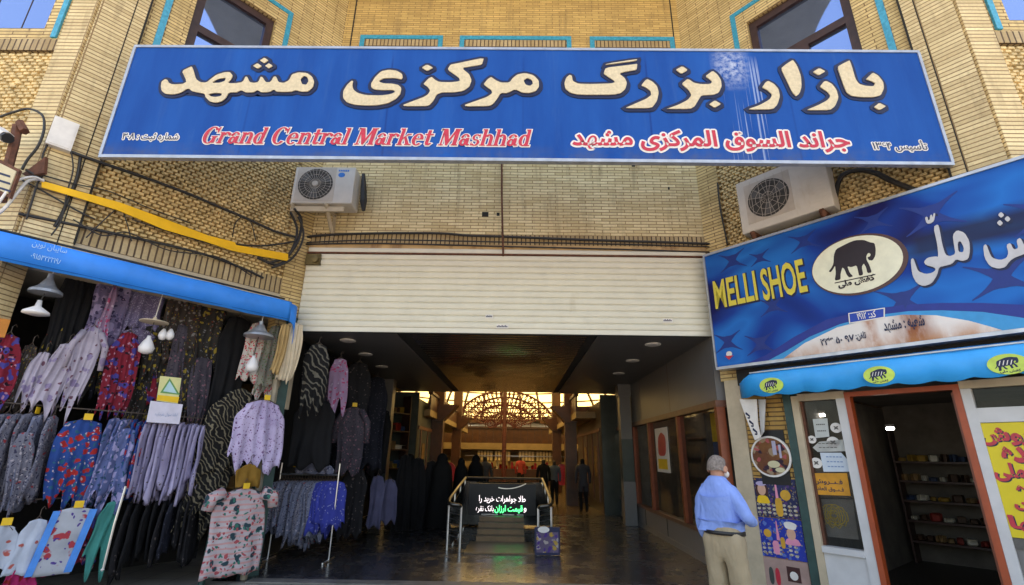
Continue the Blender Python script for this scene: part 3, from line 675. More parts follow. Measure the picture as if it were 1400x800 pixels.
# gate jamb and brick strip on the right splay, with the dark green post
MB().box(RS,.06,.30,0,2.70,.03,-.25).build('gate_jamb',M_BEIGE,BLD)
MB().box(RS,.302,.86,0,2.70,.0,-.25).build('brick_pier',brick('amber_brick',(.55,.33,.09),(.48,.27,.07),(.12,.06,.02),.42,.06,.01,.5),BLD)
MB().box(LS,-.20,-.02,0,3.6,.03,-.22).build('gate_jamb',M_GREEN,BLD)
post=MB().box(RS,.865,.965,0,2.55,.05,-.1).build('post',M_GREEN,label='dark green post between brick pier and shoe shop window',cat='post')

MB().wbox(-3.4,3.05,7.02,7.22,.004,.022).build('threshold_strip',plain('worn_stone_sill',(.16,.15,.14),.45,0,.3,4),kind='structure',label='worn stone threshold strip at the passage mouth')
# ================================================================== THE SKYLIT HALL BEHIND
M_CREAM=plain('cream_hall_paint',(.27,.20,.105),.5,0,.15,2)
M_TIMB=plain('hall_timber_panel',(.06,.022,.008),.4,0,.35,3)
mt,t,b=newmat('amber_skylight_glazing'); t.nodes.remove(b)
tr=t.nodes.new('ShaderNodeBsdfTranslucent'); tr.inputs[0].default_value=(.46,.33,.135,1); o_=t.nodes['Material Output']
tp=t.nodes.new('ShaderNodeBsdfTransparent'); tp.inputs[0].default_value=(.8,.55,.2,1); mx=t.nodes.new('ShaderNodeMixShader'); mx.inputs[0].default_value=.05
t.links.new(tr.outputs[0],mx.inputs[1]); t.links.new(tp.outputs[0],mx.inputs[2]); t.links.new(mx.outputs[0],o_.inputs[0])
DOME=thing('skylight_dome','amber glazed skylight dome over the hall with brown ribs','skylight',(-.3,24.5,3.7))
dc=Vector((-.3,24.5,3.7)); RX,RY,RZ=8.4,9.6,3.6
def dp(a,e,k=1.0): return dc+Vector((RX*k*math.cos(a)*math.cos(e),RY*k*math.sin(a)*math.cos(e),RZ*k*math.sin(e)))
mb=MB(); na,ne=48,10
V=[dp(2*math.pi*i/na,.5*math.pi*.97*j/ne) for j in range(ne+1) for i in range(na)]
mb.add(V,[(j*na+i,j*na+(i+1)%na,(j+1)*na+(i+1)%na,(j+1)*na+i) for j in range(ne) for i in range(na)]); mb.build('glazing',MT['amber_skylight_glazing'],DOME,smooth=True)
for i in range(40):
    a=2*math.pi*(i+.5)/40
    if math.sin(a)<-.35: continue
    MB().tube([dp(a,.5*math.pi*.97*j/10,.985) for j in range(11)],.07,4).build('rib',M_TIMB,DOME)
for e in (.08,.16,.24,.34,.5,.7,.95): MB().tube([dp(2*math.pi*i/48,e,.985) for i in range(48)],.045,4,0,True).build('ring',M_TIMB,DOME)
mb=MB(); mb.tube([dp(2*math.pi*i/48,0,1.0) for i in range(48)],.25,6,0,True); mb.build('ring_beam',M_TIMB,DOME)
# roof deck around the dome, side walls
mb=MB()
ring=[(dc.x+RX*math.cos(2*math.pi*i/48),dc.y+RY*math.sin(2*math.pi*i/48)) for i in range(48)]
def outer(x,y):
    d=Vector((x-dc.x,y-dc.y)); k=min(13.5/max(1e-3,abs(d.x)) if 1 else 9,(9.4)/max(1e-3,abs(d.y))); return (dc.x+d.x*max(1,k),dc.y+d.y*max(1,k))
O=[outer(*q) for q in ring]
for i in range(48):
    j=(i+1)%48; mb.add([(ring[i][0],ring[i][1],7.4-3.7),(ring[j][0],ring[j][1],3.7),(O[j][0],O[j][1],3.7),(O[i][0],O[i][1],3.7)],[(0,1,2,3)])
mb.build('hall_roof_deck',M_TIMB,BLD)
# back wall, balcony
BB=thing('hall_balcony','timber faced balcony across the far end of the hall','balcony',(-.4,31,2))
WB=Fr((0,31,0),(1,0,0))
MB().box(WB,-6.5,6,2.25,3.1,0,-.3).build('timber_front',M_TIMB,BB)
for u in [-6.4+.42*i for i in range(30)]: MB().box(WB,u,u+.05,2.28,3.05,.02,0).build('batten',M_WOOD,BB)
MB().box(WB,-6.6,6.1,3.1,3.22,.08,-.3).build('handrail',M_WOOD,BB)
MB().box(WB,-6.6,6.1,1.88,2.249,.10,-2.5).build('slab',M_CREAM,BB)
MB().box(WB,-6.6,6.1,.9,1.2,.1,-.3).build('parapet',M_CREAM,BB)
GR=thing('window_grille','row of pale windows with bars under the far balcony','window',(-.4,31.2,1.2))
M_PALEW=plain('pale_window',(.6,.5,.3),.3)  # plain pale colour for the panes
for u in (-2.3,-1.25,.2,1.25): 
    w=MB().box(WB,u,u+.95,1.25,1.8,-.15,-.2).build('pane',M_PALEW,GR)
    for k in range(5): MB().box(WB,u+.19*k,u+.19*k+.04,1.25,1.8,-.11,-.14).build('bar',M_WOOD,w)
MB().box(WB,-3,3,1.5,1.54,-.09,-.12).build('rail',M_STEEL,GR)
MB().wbox(-9,9,32.2,32.4,0,2.9).build('hall_wall',M_CREAM,kind='structure',label='cream end wall of the hall')
mt,t,b=newmat('milky_clerestory_glass'); t.nodes.remove(b)
tr=t.nodes.new('ShaderNodeBsdfTranslucent'); tr.inputs[0].default_value=(.5,.47,.40,1); t.links.new(tr.outputs[0],t.nodes['Material Output'].inputs[0])
CL=thing('clerestory_window','milky clerestory window strip above the far balcony','window',(-.3,33.6,2.9))
MB().wbox(-9,9,33.6,33.62,2.9,3.75).build('pane',mt,CL)
for k in range(13): MB().wbox(-6+k*1.0,-5.94+k*1.0,33.5,33.59,2.9,3.75).build('mullion',M_TIMB,CL)
# galleries: slab edge + timber balustrade, receding along both sides
for s,x0 in ((1,1.95),(-1,-2.75)):
    side='glass shop' if s>0 else 'clothes'
    G=thing('gallery','timber fronted upper gallery along the %s side of the hall'%side,'gallery',(x0,22,2.7))
    X1=x0+s*6
    MB().wbox(min(x0,X1),max(x0,X1),16.2,29.5,2.75,2.95).build('slab',M_CREAM,G)
    MB().wbox(min(x0,x0+s*.06),max(x0,x0+s*.06),16.2,29.5,2.95,3.45).build('balustrade',M_TIMB,G)
    MB().wbox(min(x0-s*.05,x0+s*.1),max(x0-s*.05,x0+s*.1),16.2,29.5,3.45,3.53).build('handrail',M_WOOD,G)
    for k,y in enumerate((18.0,24.0)):
        cx=x0+s*.0
        cc=thing('column','brown hall column at the %s gallery, %s'%(side,('nearer','farther')[k]),'column',(cx,y,0))
        MB().wbox(cx-.2,cx+.2,y-.2,y+.2,0,4.6).build('shaft',M_TIMB,cc)
        mb=MB(); mb.add([(cx-.2,y-.3,2.7),(cx+.2,y-.3,2.7),(cx+.2,y+.3,2.7),(cx-.2,y+.3,2.7),(cx-.7,y-.35,3.25),(cx+.7,y-.35,3.25),(cx+.7,y+.35,3.25),(cx-.7,y+.35,3.25)],[(0,1,5,4),(1,2,6,5),(2,3,7,6),(3,0,4,7),(4,5,6,7),(3,2,1,0)]); mb.build('bracket',M_TIMB,cc)
    # shops under the galleries on a raised floor
    MB().wbox(min(x0+s*1.2,x0+s*6),max(x0+s*1.2,x0+s*6),17.5,29,0,1.15).build('raised_floor',M_TIMB,kind='structure',label='raised shop floor on the %s side of the hall'%side)
    MB().wbox(min(x0+s*5.6,x0+s*6),max(x0+s*5.6,x0+s*6),15.3,30,1.15,2.75).build('hall_shop_wall',M_SHOPD,kind='structure')
    # open stair up to it with a steel handrail
    S_=thing('staircase','steps with slanted cream side and steel handrail, %s side of the hall'%side,'stairs',(x0+s*.4,20,0))
    for k in range(7):
        MB().wbox(min(x0+s*(.15),x0+s*1.2),max(x0+s*.15,x0+s*1.2),19.2+k*.3,21.5,k*.16,k*.16+.16).build('step',M_TIMB,S_)
    mb=MB(); mb.prism(Fr((x0+s*.12,0,0),(0,1,0)),[(19.0,0),(21.6,0),(21.6,1.45),(21.3,1.45),(19.0,.25)],0,s*.1); mb.build('stringer',M_CREAM,S_)
    mb=MB(); mb.tube([(x0+s*1.15,18.9,.95),(x0+s*1.15,21.2,2.05)],.03,6); mb.tube([(x0+s*1.15,18.9,.95),(x0+s*1.15,18.9,0)],.03,6); mb.build('handrail',M_STEEL,S_)
# dark shop partitions narrowing the passage toward the hall
for s,x0,y1 in ((1,2.58,21.0),(-1,-2.95,20.0)):
    T=thing('shop_partition','dark framed shop wall at the hall end of the passage, %s side'%('glass shop' if s>0 else 'clothes'),'shop front',(x0,17.5,0))
    MB().wbox(min(x0,x0+s*.12),max(x0,x0+s*.12),15.22,y1,0,3.2).build('wall',M_DGREEN if s<0 else plain('dim_brown_panel',(.035,.025,.02),.35),T)
    MB().wbox(min(x0,x0+s*3),max(x0,x0+s*3),15.205,15.3,0,3.38).build('end_wall',M_DGREEN,T)
    for y in (15.8,17.0,18.2,19.3): MB().wbox(x0-.03,x0+.03,y,y+.08,0.3,2.3).build('post',M_HEAD,T)
    MB().wbox(x0-.035,x0+.035,15.4,y1,2.3,2.4).build('header',M_HEAD,T)
    for y in (16.4,18.7): MB().wbox(x0-.02,x0+.02,y-.25,y+.25,1.0,1.9).build('painted_lit_pane',plain('painted_amber_glow',(.16,.09,.03),.4,0,.8,9) if 'painted_amber_glow' not in MT else MT['painted_amber_glow'],T)  # lamplight put into the amber colour; the pane does not shine
# lattice fan ornament on its pole
FAN=thing('lattice_ornament','dark red lattice fan on a tall pole in the middle of the hall','ornament',(-.55,26,0))
M_LAT=plain('dark_red_lattice',(.085,.022,.02),.5,0,.3)
fc=(-.55,2.72); WFn=Fr((0,26,0),(1,0,0))
mb=MB(); mb.tube([(-.55,26,0),(-.55,26,4.9)],.11,8); mb.tube([(-.55,25.9,0),(-.55,25.9,4.7)],.05,6); mb.build('pole',M_LAT,FAN)
for r,w in ((.55,.06),(1.15,.07),(1.75,.09),(2.25,.06),(2.7,.10)):
    mb=MB(); mb.tube([WFn.p(fc[0]+.98*r*math.cos(R_(a)),fc[1]+.76*r*math.sin(R_(a)),0) for a in range(22,159,6)],w/2,5); mb.build('arc',M_LAT,FAN)
for i in range(25):
    a=R_(24+i*5.5)
    MB().tube([WFn.p(fc[0]+.98*r*math.cos(a),fc[1]+.76*r*math.sin(a),0) for r in (.55,1.6,2.7)],.022,4).build('spoke',M_LAT,FAN)
for r,n,q in ((.85,8,.2),(1.45,13,.2),(2.0,19,.17),(2.48,24,.16)):
    for i in range(n):
        a=R_(26+128*(i+.5)/n)
        MB().tube([WFn.p(fc[0]+.98*r*math.cos(a)+q*math.cos(2*math.pi*k/9),fc[1]+.76*r*math.sin(a)+q*math.sin(2*math.pi*k/9),.01) for k in range(9)],.026,4,0,True).build('roundel',M_LAT,FAN)
# red goods in the gallery shops
M_REDC=fabric('red_goods',(.45,.02,.03)); M_DKC=fabric('dark_goods',(.03,.03,.035)); M_PINKC=fabric('salmon_goods',(.4,.2,.14))
# signs and counters at the far end
for k,(x,z) in enumerate(((-2.35,.95),(1.7,.95))):
    s_=thing('notice_board','red notice board at the %s stair of the hall'%(('clothes side','glass shop side')[k]),'sign',(x,21.7,z-.4))
    MB().prism(Fr((x,18.6,z),(1,0,0)),ell(0,0,.26,.36,20),0,-.04).build('board',M_SIGNRED,s_)

# ================================================================== STEPPED PLATFORM WITH HANDRAILS AND LED BOARD
PF=thing('stair_platform','low brown stepped platform with curved steel handrails','platform',(-.27,10.8,0))
M_BRT=plain('brown_terrazzo',(.15,.085,.035),.3,0,.25,5)
MB().wbox(-.84,.34,9.2,10.3,.006,.03).build('landing',M_BRT,PF)
for k in range(4): MB().wbox(-.72,.2,10.3+k*.27,11.6,.0305+k*.085,.0305+(k+1)*.085-.001).build('step',M_BRT,PF)
for s,x in ((-1,-1.17),(1,.66)):
    xi=x-s*.24
    for xx,yy in ((x,9.5),(xi,9.35)): MB().tube([(xx,yy,0),(xx,yy,.72)],.022,8).build('post',M_STEEL,PF)
    for yy in (10.4,11.4,12.4): MB().tube([(x,yy,0),(x,yy,.86+(yy-9.5)*.06)],.018,6).build('post',M_STEEL,PF)
    mb=MB(); mb.tube([(xi,9.33,.72),(xi+s*.05,9.3,.75),(x-s*.08,9.28,.76),(x-s*.01,9.38,.78),(x,9.5,.82),(x,11,.95),(x,12.5,1.06)],.028,8); mb.build('handrail',M_RAILD,PF,smooth=True)
    mb=MB(); mb.prism(Fr((x-s*.03,0,0),(0,1,0)),[(9.55,.05),(12.5,.05),(12.5,.98),(9.55,.7)],0,.012); mb.build('side_panel',plain('black_glass',(.012,.013,.012),.12) if s<0 else MT['black_glass'],PF)
    for k in range(6):
        mb=MB(); mb.tube([(xi,9.36,.22+k*.09),(x,9.5,.25+k*.09)],.008,5); mb.build('bar',M_STEEL,PF)
mb=MB(); mb.tube([(-1.17,12.5,1.06),(.66,12.5,1.06)],.028,8); mb.build('handrail',M_RAILD,PF)
MB().wbox(-1.15,.64,12.46,12.49,.05,.98).build('back_panel',MT['black_glass'],PF)
LED=thing('led_signboard','black LED board with white and green Persian lines above the steps','sign',(-.27,11.45,.3))
WL_=Fr((0,11.4,0),(1,0,0))
MB().box(WL_,-.98,.46,.37,1.0,0,-.08).build('screen',M_BLACK,LED)
LW1=emit('white_led',(.75,.72,.85),.55); LG1=emit('green_led',(.02,.9,.25),.9)
mb=MB(); text(mb,WL_,'طلا جواهرات خرید را',-.76,.24,.60,.76,.004,.0,True,0,0); mb.build('lettering',LW1,LED)
mb=MB(); text(mb,WL_,'بانک نقره',-.82,-.44,.41,.56,.004,.0,True,0,0); text(mb,WL_,'و',.2,.26,.43,.52,.004,0,True); mb.build('lettering',LW1,LED)
mb=MB(); text(mb,WL_,'قیمت ارزان',-.42,.18,.41,.57,.004,.02,True,0,0); mb.build('lettering',LG1,LED)
mb=MB(); mb.tube([WL_.p(-.35+.06*i,.90+.0022*(i-3)**2,.03) for i in range(11)],.012,6); mb.build('lamp_tube',M_STEEL,LED)
for u0,u1 in ((-.7,-.35),(-.25,.0),(.06,.2)): MB().box(WL_,u0,u1,.375,.392,.02,0).build('edge_light',M_OUTW,LED)
# framed poster leaning at the rail
PO=thing('framed_poster','small framed poster with purple figures leaning at the handrail','poster',(.56,9.2,0))
PFm=Fr((.35,9.16,0),(1,.05,0))
MB().box(PFm,0,.43,.012,.44,.02,-.01).build('frame',M_NAVY,PO)
mt=fabric('poster_print',(.16,.12,.2),[((.5,.42,.4),9,.4),((.55,.35,.08),7,.3),((.1,.05,.25),12,.35)])
MB().box(PFm,.03,.40,.05,.36,.024,.02).build('print',mt,PO)
MB().prism(PFm,ell(.15,.40,.10,.05,16),.02,.03).build('header',LW1 if 0 else M_OUTW,PO)
# ================================================================== THINGS FIXED TO THE FACADE
def aircon(label,fr,u0,u1,v0,v1,w0,w1,fan_u,fan_r,arms,badge):
    t_=thing('air_conditioner',label,'air conditioner',fr.p((u0+u1)/2,v0,w1))
    mb=MB(); l=[(w0,v0),(w1-.01,v0),(w1,v0+.015),(w1,v1-.03),(w1-.03,v1),(w0,v1)]
    mb.prism(Fr(fr.p(u0,0,0),fr.n),l,0,-(u1-u0)) if 0 else None
    mb.box(fr,u0,u1,v0,v1,w0,w1)
    o=mb.build('casing',M_ACW,t_)
    bv=o.modifiers.new('edge','BEVEL'); bv.width=.018; bv.segments=3
    fu,fv=fan_u,(v0+v1)/2+.01
    MB().prism(fr,rect(fu-fan_r*1.12,fu+fan_r*1.12,fv-fan_r*1.1,fv+fan_r*1.1),w1,w1+.006).build('grille_frame',plain('aged_plastic',(.50,.44,.38),.5,0,.12) if 'aged_plastic' not in MT else MT['aged_plastic'],t_)
    MB().prism(fr,ell(fu,fv,fan_r,fan_r,40),w1+.006,w1+.012).build('fan_opening',plain('shadowed_coil',(.055,.05,.045),.6,.3,.4,20) if 'shadowed_coil' not in MT else MT['shadowed_coil'],t_)
    g=MB()
    for k in range(3):
        a=2*math.pi*k/3+.5
        P=[(fu+r*math.cos(a+d),fv+r*math.sin(a+d)) for r,d in ((fan_r*.15,-.2),(fan_r*.9,-.35),(fan_r*.93,.25),(fan_r*.2,.5))]
        g.prism(fr,P,w1+.012,w1+.016)
    g.build('fan',M_GRILL,t_)
    g=MB()
    for k in range(3): g.tube([fr.p(fu+fan_r*(.3+.3*k)*math.cos(2*math.pi*i/32),fv+fan_r*(.3+.3*k)*math.sin(2*math.pi*i/32),w1+.022) for i in range(32)],.003,4,0,True)
    for k in range(12 if not badge else 28):
        a=2*math.pi*k/(12 if not badge else 28); g.tube([fr.p(fu+fan_r*.1*math.cos(a),fv+fan_r*.1*math.sin(a),w1+.024),fr.p(fu+fan_r*math.cos(a+.25),fv+fan_r*math.sin(a+.25),w1+.018)],.0028,4)
    if badge: g.lathe(fr.p(fu,fv,w1+.02),[(.05,0),(.05,.012),(.035,.018)],14,0,fr.n)
    else:
        for k in range(5): g.tube([fr.p(fu-fan_r+fan_r*.4*k+.07,v0+.1,w1+.027),fr.p(fu-fan_r+fan_r*.4*k+.07,v1-.08,w1+.027)],.0035,4)
    g.build('fan_grille',MT['aged_plastic'],t_)
    for u in arms:
        mb=MB(); mb.box(fr,u-.025,u+.025,v0-.045,v0-.002,0,w1+.02); mb.tube([fr.p(u,v0-.02,w1+.02),fr.p(u,v0-.34,.06)],.035,4); mb.box(fr,u-.025,u+.025,v0-.42,v0-.046,.0,.03); mb.build('bracket',M_BEIGE if badge else M_RUST,t_)
    if badge:
        MB().box(fr,u0+.01,u1-.12,v0-.13,v0-.046,w1-.02,w1-.06).build('tray',M_BEIGE,t_)
        bd=MB().prism(fr,ell((u0+u1)/2+.28,v1-.15,.055,.045,20),w1+.001,w1+.004).build('badge',flat('badge_blue',(.03,.2,.6)),t_)
        k=MB()
        for i in range(6): k.box(fr,u1-.28+.03*i,u1-.28+.03*i+.022,v1-.085,v1-.055,w1+.001,w1+.003)
        k.build('lettering',MT['badge_blue'],bd)
    else:
        k=MB()
        for i in range(8): k.box(fr,u1-.34,u1-.05,v0+.12+i*.055,v0+.126+i*.055,w1,w1+.004)
        k.build('louvre',M_ACW,t_)
    return t_
u0,v1=C.uv(405,228,.42); u1,_=C.uv(487,228,.42); _,v0=C.uv(440,278,.42)
AC1=aircon('white air conditioner with blue badge on slanted brackets, left of the plain wall',C,u0,u1,v0,v1,.08,.42,u0+(u1-u0)*.37,(v1-v0)*.42,(u0+.04,u0+.6),True)
u0,_=RS.uv(1012,300,.32); u1,v1=RS.uv(1128,222,.32); _,v0=RS.uv(1012,322,.32)
AC2=aircon('cream air conditioner with vertical guard bars behind the shoe shop sign',RS,u0,u1,v0,v0+.86,.06,.32,u0+(u1-u0)*.36,.29,(u0+.15,u1-.15),False)
mb=MB(); mb.tube([C.p(*C.uv(497,x,.2),.2) for x in (238,255,275,288)],[.03,.05,.06,.03],6); mb.build('pipe_cover',M_WIRE,AC1)

def cable(label,pts,r,fr=None,w=.05,mat=None,name='cable'):
    P=[]
    for q in pts:
        if len(q)==2: P.append(fr.p(*fr.uv(q[0],q[1],w),w))
        else: P.append(q[3].p(*q[3].uv(q[0],q[1],q[2]),q[2]))
    # smooth
    S=[]
    for i in range(len(P)-1):
        a,b_,c_,d=P[max(0,i-1)],P[i],P[i+1],P[min(len(P)-1,i+2)]
        for k in range(6):
            x=k/6; S.append(.5*((2*b_)+(c_-a)*x+(2*a-5*b_+4*c_-d)*x*x+(3*b_-a-3*c_+d)*x**3))
    S.append(P[-1])
    return MB().tube(S,r,6).build(name,mat or M_WIRE,smooth=True,label=label,cat='pipe' if 'pipe' in name else 'cable')
cable('thick black cable run sagging along the wall above the shutter',[(412,325),(450,321),(520,319),(600,319),(640,322),(700,324),(800,328),(900,331),(985,334)],.022,C,.05)
cable('thin black cable strung straight above the shutter beam',[(412,332),(520,328),(690,331),(850,334),(985,338)],.012,C,.05)
cable('lowest black cable lying along the beige beam over the shutter',[(418,334),(520,333),(690,337),(850,341),(970,345)],.014,C,.06)
cable('thin rusty pipe hanging down the middle of the wall above the shutter',[(686,200),(686,260),(687,310),(688,350)],.016,C,.08,M_RUST,'rusty_pipe')
cable('thick bundle of black cables curling down beside the badged air conditioner',[(402,285,.15,LS),(412,300,.1,LS),(409,325,.1,LS),(398,345,.12,LS),(380,362,.1,LS),(352,352,.1,LS)],.022)
cable('second strand of the black cable bundle beside the badged air conditioner',[(397,290,.15,LS),(406,312,.1,LS),(402,335,.1,LS),(390,352,.12,LS),(366,360,.1,LS)],.02)
cable('third strand of the black cable bundle beside the badged air conditioner',[(408,296,.15,LS),(415,318,.12,LS),(410,338,.12,LS),(396,356,.14,LS),(372,366,.12,LS)],.018)
cable('black cable sagging from the white junction box across the studded wall',[(64,192),(90,205),(140,223),(190,240),(250,262),(300,283),(340,300),(375,316),(404,324)],.022,LS,.08)
cable('black cable sagging under the yellow banner strip',[(35,232),(70,252),(110,268),(160,281),(220,298),(270,318),(310,332),(360,336),(404,330)],.014,LS,.10)
cable('black cable along the soldier course above the blue clothes awning',[(25,292),(80,303),(150,318),(220,333),(280,348),(330,366),(360,380)],.018,LS,.06)
cable('thin wire loop looped from the sagging cable near the passage corner',[(318,324),(322,305),(332,297),(343,304),(350,330)],.008,LS,.08)
cable('thin drooping wire loop hanging off the yellow banner strip',[(118,325),(140,303),(163,285),(172,300),(180,330)],.007,LS,.1)
cable('black drain hose looping over the studded wall behind the cream air conditioner',[(1140,290),(1143,265),(1150,242),(1170,233),(1195,236),(1220,248),(1250,260)],.035,RS,.08)
cable('black cable dropping down the wall left of the cream air conditioner',[(981,250),(984,280),(990,312),(995,335)],.014,RS,.04)
cable('black cable looping up over the rusty sign bracket',[(0,160,.1,FLW),(20,153,.1,FLW),(40,149,.1,FLW),(58,158,.1,FLW),(60,178,.1,FLW),(52,200,.1,FLW),(38,218,.1,FLW),(30,232,.1,FLW)],.014)
cable('vertical black cable on the corner pilaster under the junction box',[(110,215),(106,240),(98,262),(86,290),(75,310)],.018,LS,.08)
cable('thin tangled cable beside the rusty bracket and the junction box',[(66,195),(58,215),(63,232),(52,250),(44,275),(36,300)],.010,LS,.1)
cable('thin cable crossing the corner pilaster below the junction box',[(0,228,.1,FLW),(30,246,.1,FLW),(60,262,.1,LS),(100,285,.1,LS),(130,300,.1,LS)],.010)
for k,(lab,P_) in enumerate((('thin slack wire over the yellow banner strip near its outer end',[(60,240),(105,252),(150,262),(205,285),(260,305)]),('thin slack wire under the yellow banner strip near its inner end',[(180,300),(230,316),(290,334),(350,346),(398,352)]),('wire looped along the soldier course above the blue clothes awning',[(100,300),(140,322),(175,318),(230,342),(300,352),(345,378)]),('dark wire dropping from the junction box to the clothes awning',[(95,196),(100,230),(92,262),(84,300),(70,322)]))): cable(lab,P_,.008,LS,.1+.01*k)
# junction box
bx=thing('junction_box','white square junction box on the corner pilaster','junction box',LS.p(-3.25,5.1,.06))
P=px(LS,[(72,153),(109,171),(99,199),(58,186)],0,0,1,.12)
us=[q[0] for q in P]; u0,u1=min(us)+.04,max(us)-.0; 
MB().box(LS,u0,u1,4.98,5.36,.055,.14).build('box',M_OUTW,bx)
MB().box(LS,u0+.02,u1-.02,5.0,5.34,.1405,.148).build('lid',M_OUTW,bx)
# camera, old bracket sign on the far side
cc=thing('security_camera','small white security camera at the picture edge above the rusty bracket','camera',FLW.p(-.5,5.1,.2))
a=FLW.p(*FLW.uv(-6,178,.3),.3); bq=FLW.p(*FLW.uv(9,188,.45),.45)
MB().tube([a,a*.5+bq*.5,bq],[.06,.07,.065],8).build('housing',M_OUTW,cc); MB().tube([bq,bq+(bq-a)*.12],[.06,.055],8).build('lens',M_BLACK,cc)
bs=thing('bracket_sign','old cream plate in a rusty hanging iron bracket frame','sign',FLW.p(-.5,4.4,.3))
w=.35
P=px(FLW,[(-25,205),(27,232),(13,271),(-35,248)],0,0,1,w)
MB().prism(FLW,P,w-.03,w).build('frame',M_RUST,bs); 
Q=px(FLW,[(-20,213),(22,234),(10,265),(-30,246)],0,0,1,w+.01); MB().prism(FLW,Q,w,w+.01).build('plate',plain('cream_plate',(.55,.47,.30),.6,0,.1),bs)
mb=MB()
for y in (236,246,256):
    k=px(FLW,[(-5,y-2),(14,y+4),(14,y+7),(-5,y+1)],0,0,1,w+.012); mb.prism(FLW,k,w+.011,w+.012)
mb.build('lettering',M_NAVY,bs)
mb=MB(); mb.tube([FLW.p(*FLW.uv(x,y,.3),.3) for x,y in ((34,180),(27,168),(24,172),(20,195),(12,225),(2,275))],.045,6); mb.build('bracket_arm',M_RUST,bs)
mb=MB(); mb.prism(FLW,px(FLW,[(30,238),(62,214),(60,236),(40,240)],0,0,1,.1),.06,.1); mb.build('gusset',M_RUST,bs)
cable('white pipe bundle bending toward the yellow banner strip',[(-10,298,.3,FLW),(8,283,.3,FLW),(25,262,.25,FLW),(40,247,.15,LS),(60,246,.12,LS)],.016,None,0,M_OUTW,'white_pipe')
cable('second white pipe bending under the first at the picture edge',[(-10,290,.36,FLW),(5,268,.36,FLW),(22,248,.3,FLW),(45,242,.2,LS),(60,248,.14,LS)],.014,None,0,M_OUTW,'white_pipe')
# yellow strip
top=[(57,247),(110,262),(165,277),(230,301),(285,322),(321,331),(323,335),(360,341),(394,347)]
bot=[(394,357),(360,351),(318,343),(280,330),(225,314),(160,287),(105,270),(57,256)]
YB=MB().prism(LS,px(LS,top+bot,0,0,1,.14),.125,.14).build('banner_strip',plain('yellow_cloth',(.85,.47,.015),.7,0,.12,3,.2),label='long yellow cloth banner strip stretched across the studded wall',cat='banner')

# ================================================================== SHOE SHOP SIGN
MW=.28
MU0=.12; MU1=4.3; MV0,MV1=2.87,4.63
mt,t,b=newmat('blue_printed_vinyl'); v=coords(t,True); sx=t.nodes.new('ShaderNodeSeparateXYZ'); t.links.new(v,sx.inputs[0])
wv=N(t,'ShaderNodeTexNoise',Scale=.9,Detail=1.5,Distortion=.8); t.links.new(coords(t,True,scale=(.8,1.6,1)),wv.inputs['Vector'])
c=ramp(t,wv.outputs['Fac'],[(.30,(.010,.011,.09)),(.43,(.007,.045,.28)),(.58,(.007,.15,.52)),(.75,(.009,.045,.3))])
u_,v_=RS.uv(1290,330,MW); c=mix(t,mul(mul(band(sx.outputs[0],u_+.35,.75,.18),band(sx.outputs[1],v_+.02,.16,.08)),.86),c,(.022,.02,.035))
t.links.new(c,b.inputs['Base Color']); b.inputs['Roughness'].default_value=.5; b.inputs['Specular IOR Level'].default_value=.12
MS=thing('shoe_shop_sign','large blue slanting shop sign with yellow MELLI SHOE lettering and elephant oval','sign',RS.p(.12,2.87,MW))
MB().box(RS,MU0,MU1,MV0,MV1,MW,MW-.16).build('sign_board',MT['blue_printed_vinyl'],MS)
mb=MB(); mb.box(RS,MU0-.02,MU1,MV1,MV1+.035,MW+.02,MW-.17); mb.box(RS,MU0-.02,MU1,MV0-.04,MV0,MW+.02,MW-.17); mb.box(RS,MU0-.025,MU0,MV0,MV1,MW+.02,MW-.17); mb.build('edge_trim',M_EDGE,MS)
M8=(950,210,2.667); M3=(1090,280,3.635)
# wire lattice print
mb=MB()
M_LATP=flat('lattice_print',(.008,.03,.20),.4)
def knot(cx,cy,s):
    K=MB()
    for sx_ in (-1,1):
        for sy_ in (-1,1):
            c=[(t_*.8,.5*t_+.06*math.sin(3*t_)) for t_ in (.0,.12,.25,.42,.6,.75)]
            wd=[.26,.17,.10,.055,.03,.015]
            l=[(cx+sx_*x*s,cy+sy_*(y+w_)*s) for (x,y),w_ in zip(c,wd)]+[(cx+sx_*x*s,cy+sy_*(y-w_)*s) for (x,y),w_ in reversed(list(zip(c,wd)))]
            K.prism(RS,l,MW+.001+.0004*(sx_+1)+.0002*(sy_+1),MW+.002+.0004*(sx_+1)+.0002*(sy_+1))
    K.build('lattice_print',M_LATP,MS)
for cx,cy,s in ((.32,3.22,.34),(.78,3.12,.34),(1.02,3.62,.30),(.55,4.44,.34),(.95,4.36,.24),(1.55,4.42,.3),(2.45,3.36,.42),(3.3,3.42,.45),(2.9,4.3,.45),(2.35,4.42,.3),(3.75,4.0,.45)): knot(cx,cy,s)
# lower arc
M_ARCB=flat('arc_light_blue',(.02,.28,.60),.4); M_ARCD=flat('arc_dark_blue',(.012,.03,.24),.4)
mt,t,b=newmat('rust_stained_white'); v=coords(t,True); f=noise(t,coords(t,True,scale=(2.2,.9,1)),1.5,5,.65)
sx=t.nodes.new('ShaderNodeSeparateXYZ'); t.links.new(v,sx.inputs[0])
u1_,v1_=RS.uv(1190,450,MW); u2_,v2_=RS.uv(1240,440,MW); u3_,_=RS.uv(1340,460,MW)
m1=mul(band(sx.outputs[0],u1_,.05,.04),ramp(t,f,[(.35,0.0),(.55,.9)])); m2=mul(band(sx.outputs[0],u2_+.05,.14,.09),ramp(t,f,[(.3,0.1),(.55,1.0)])); m3=mul(band(sx.outputs[1],MV0-.02,.10,.09),ramp(t,f,[(.35,0.1),(.6,.9)]))
c=mix(t,m1,(.72,.68,.66),(.38,.12,.03)); c=mix(t,m2,c,(.25,.065,.02)); c=mix(t,m3,c,(.42,.16,.04)); t.links.new(c,b.inputs['Base Color']); b.inputs['Roughness'].default_value=.5
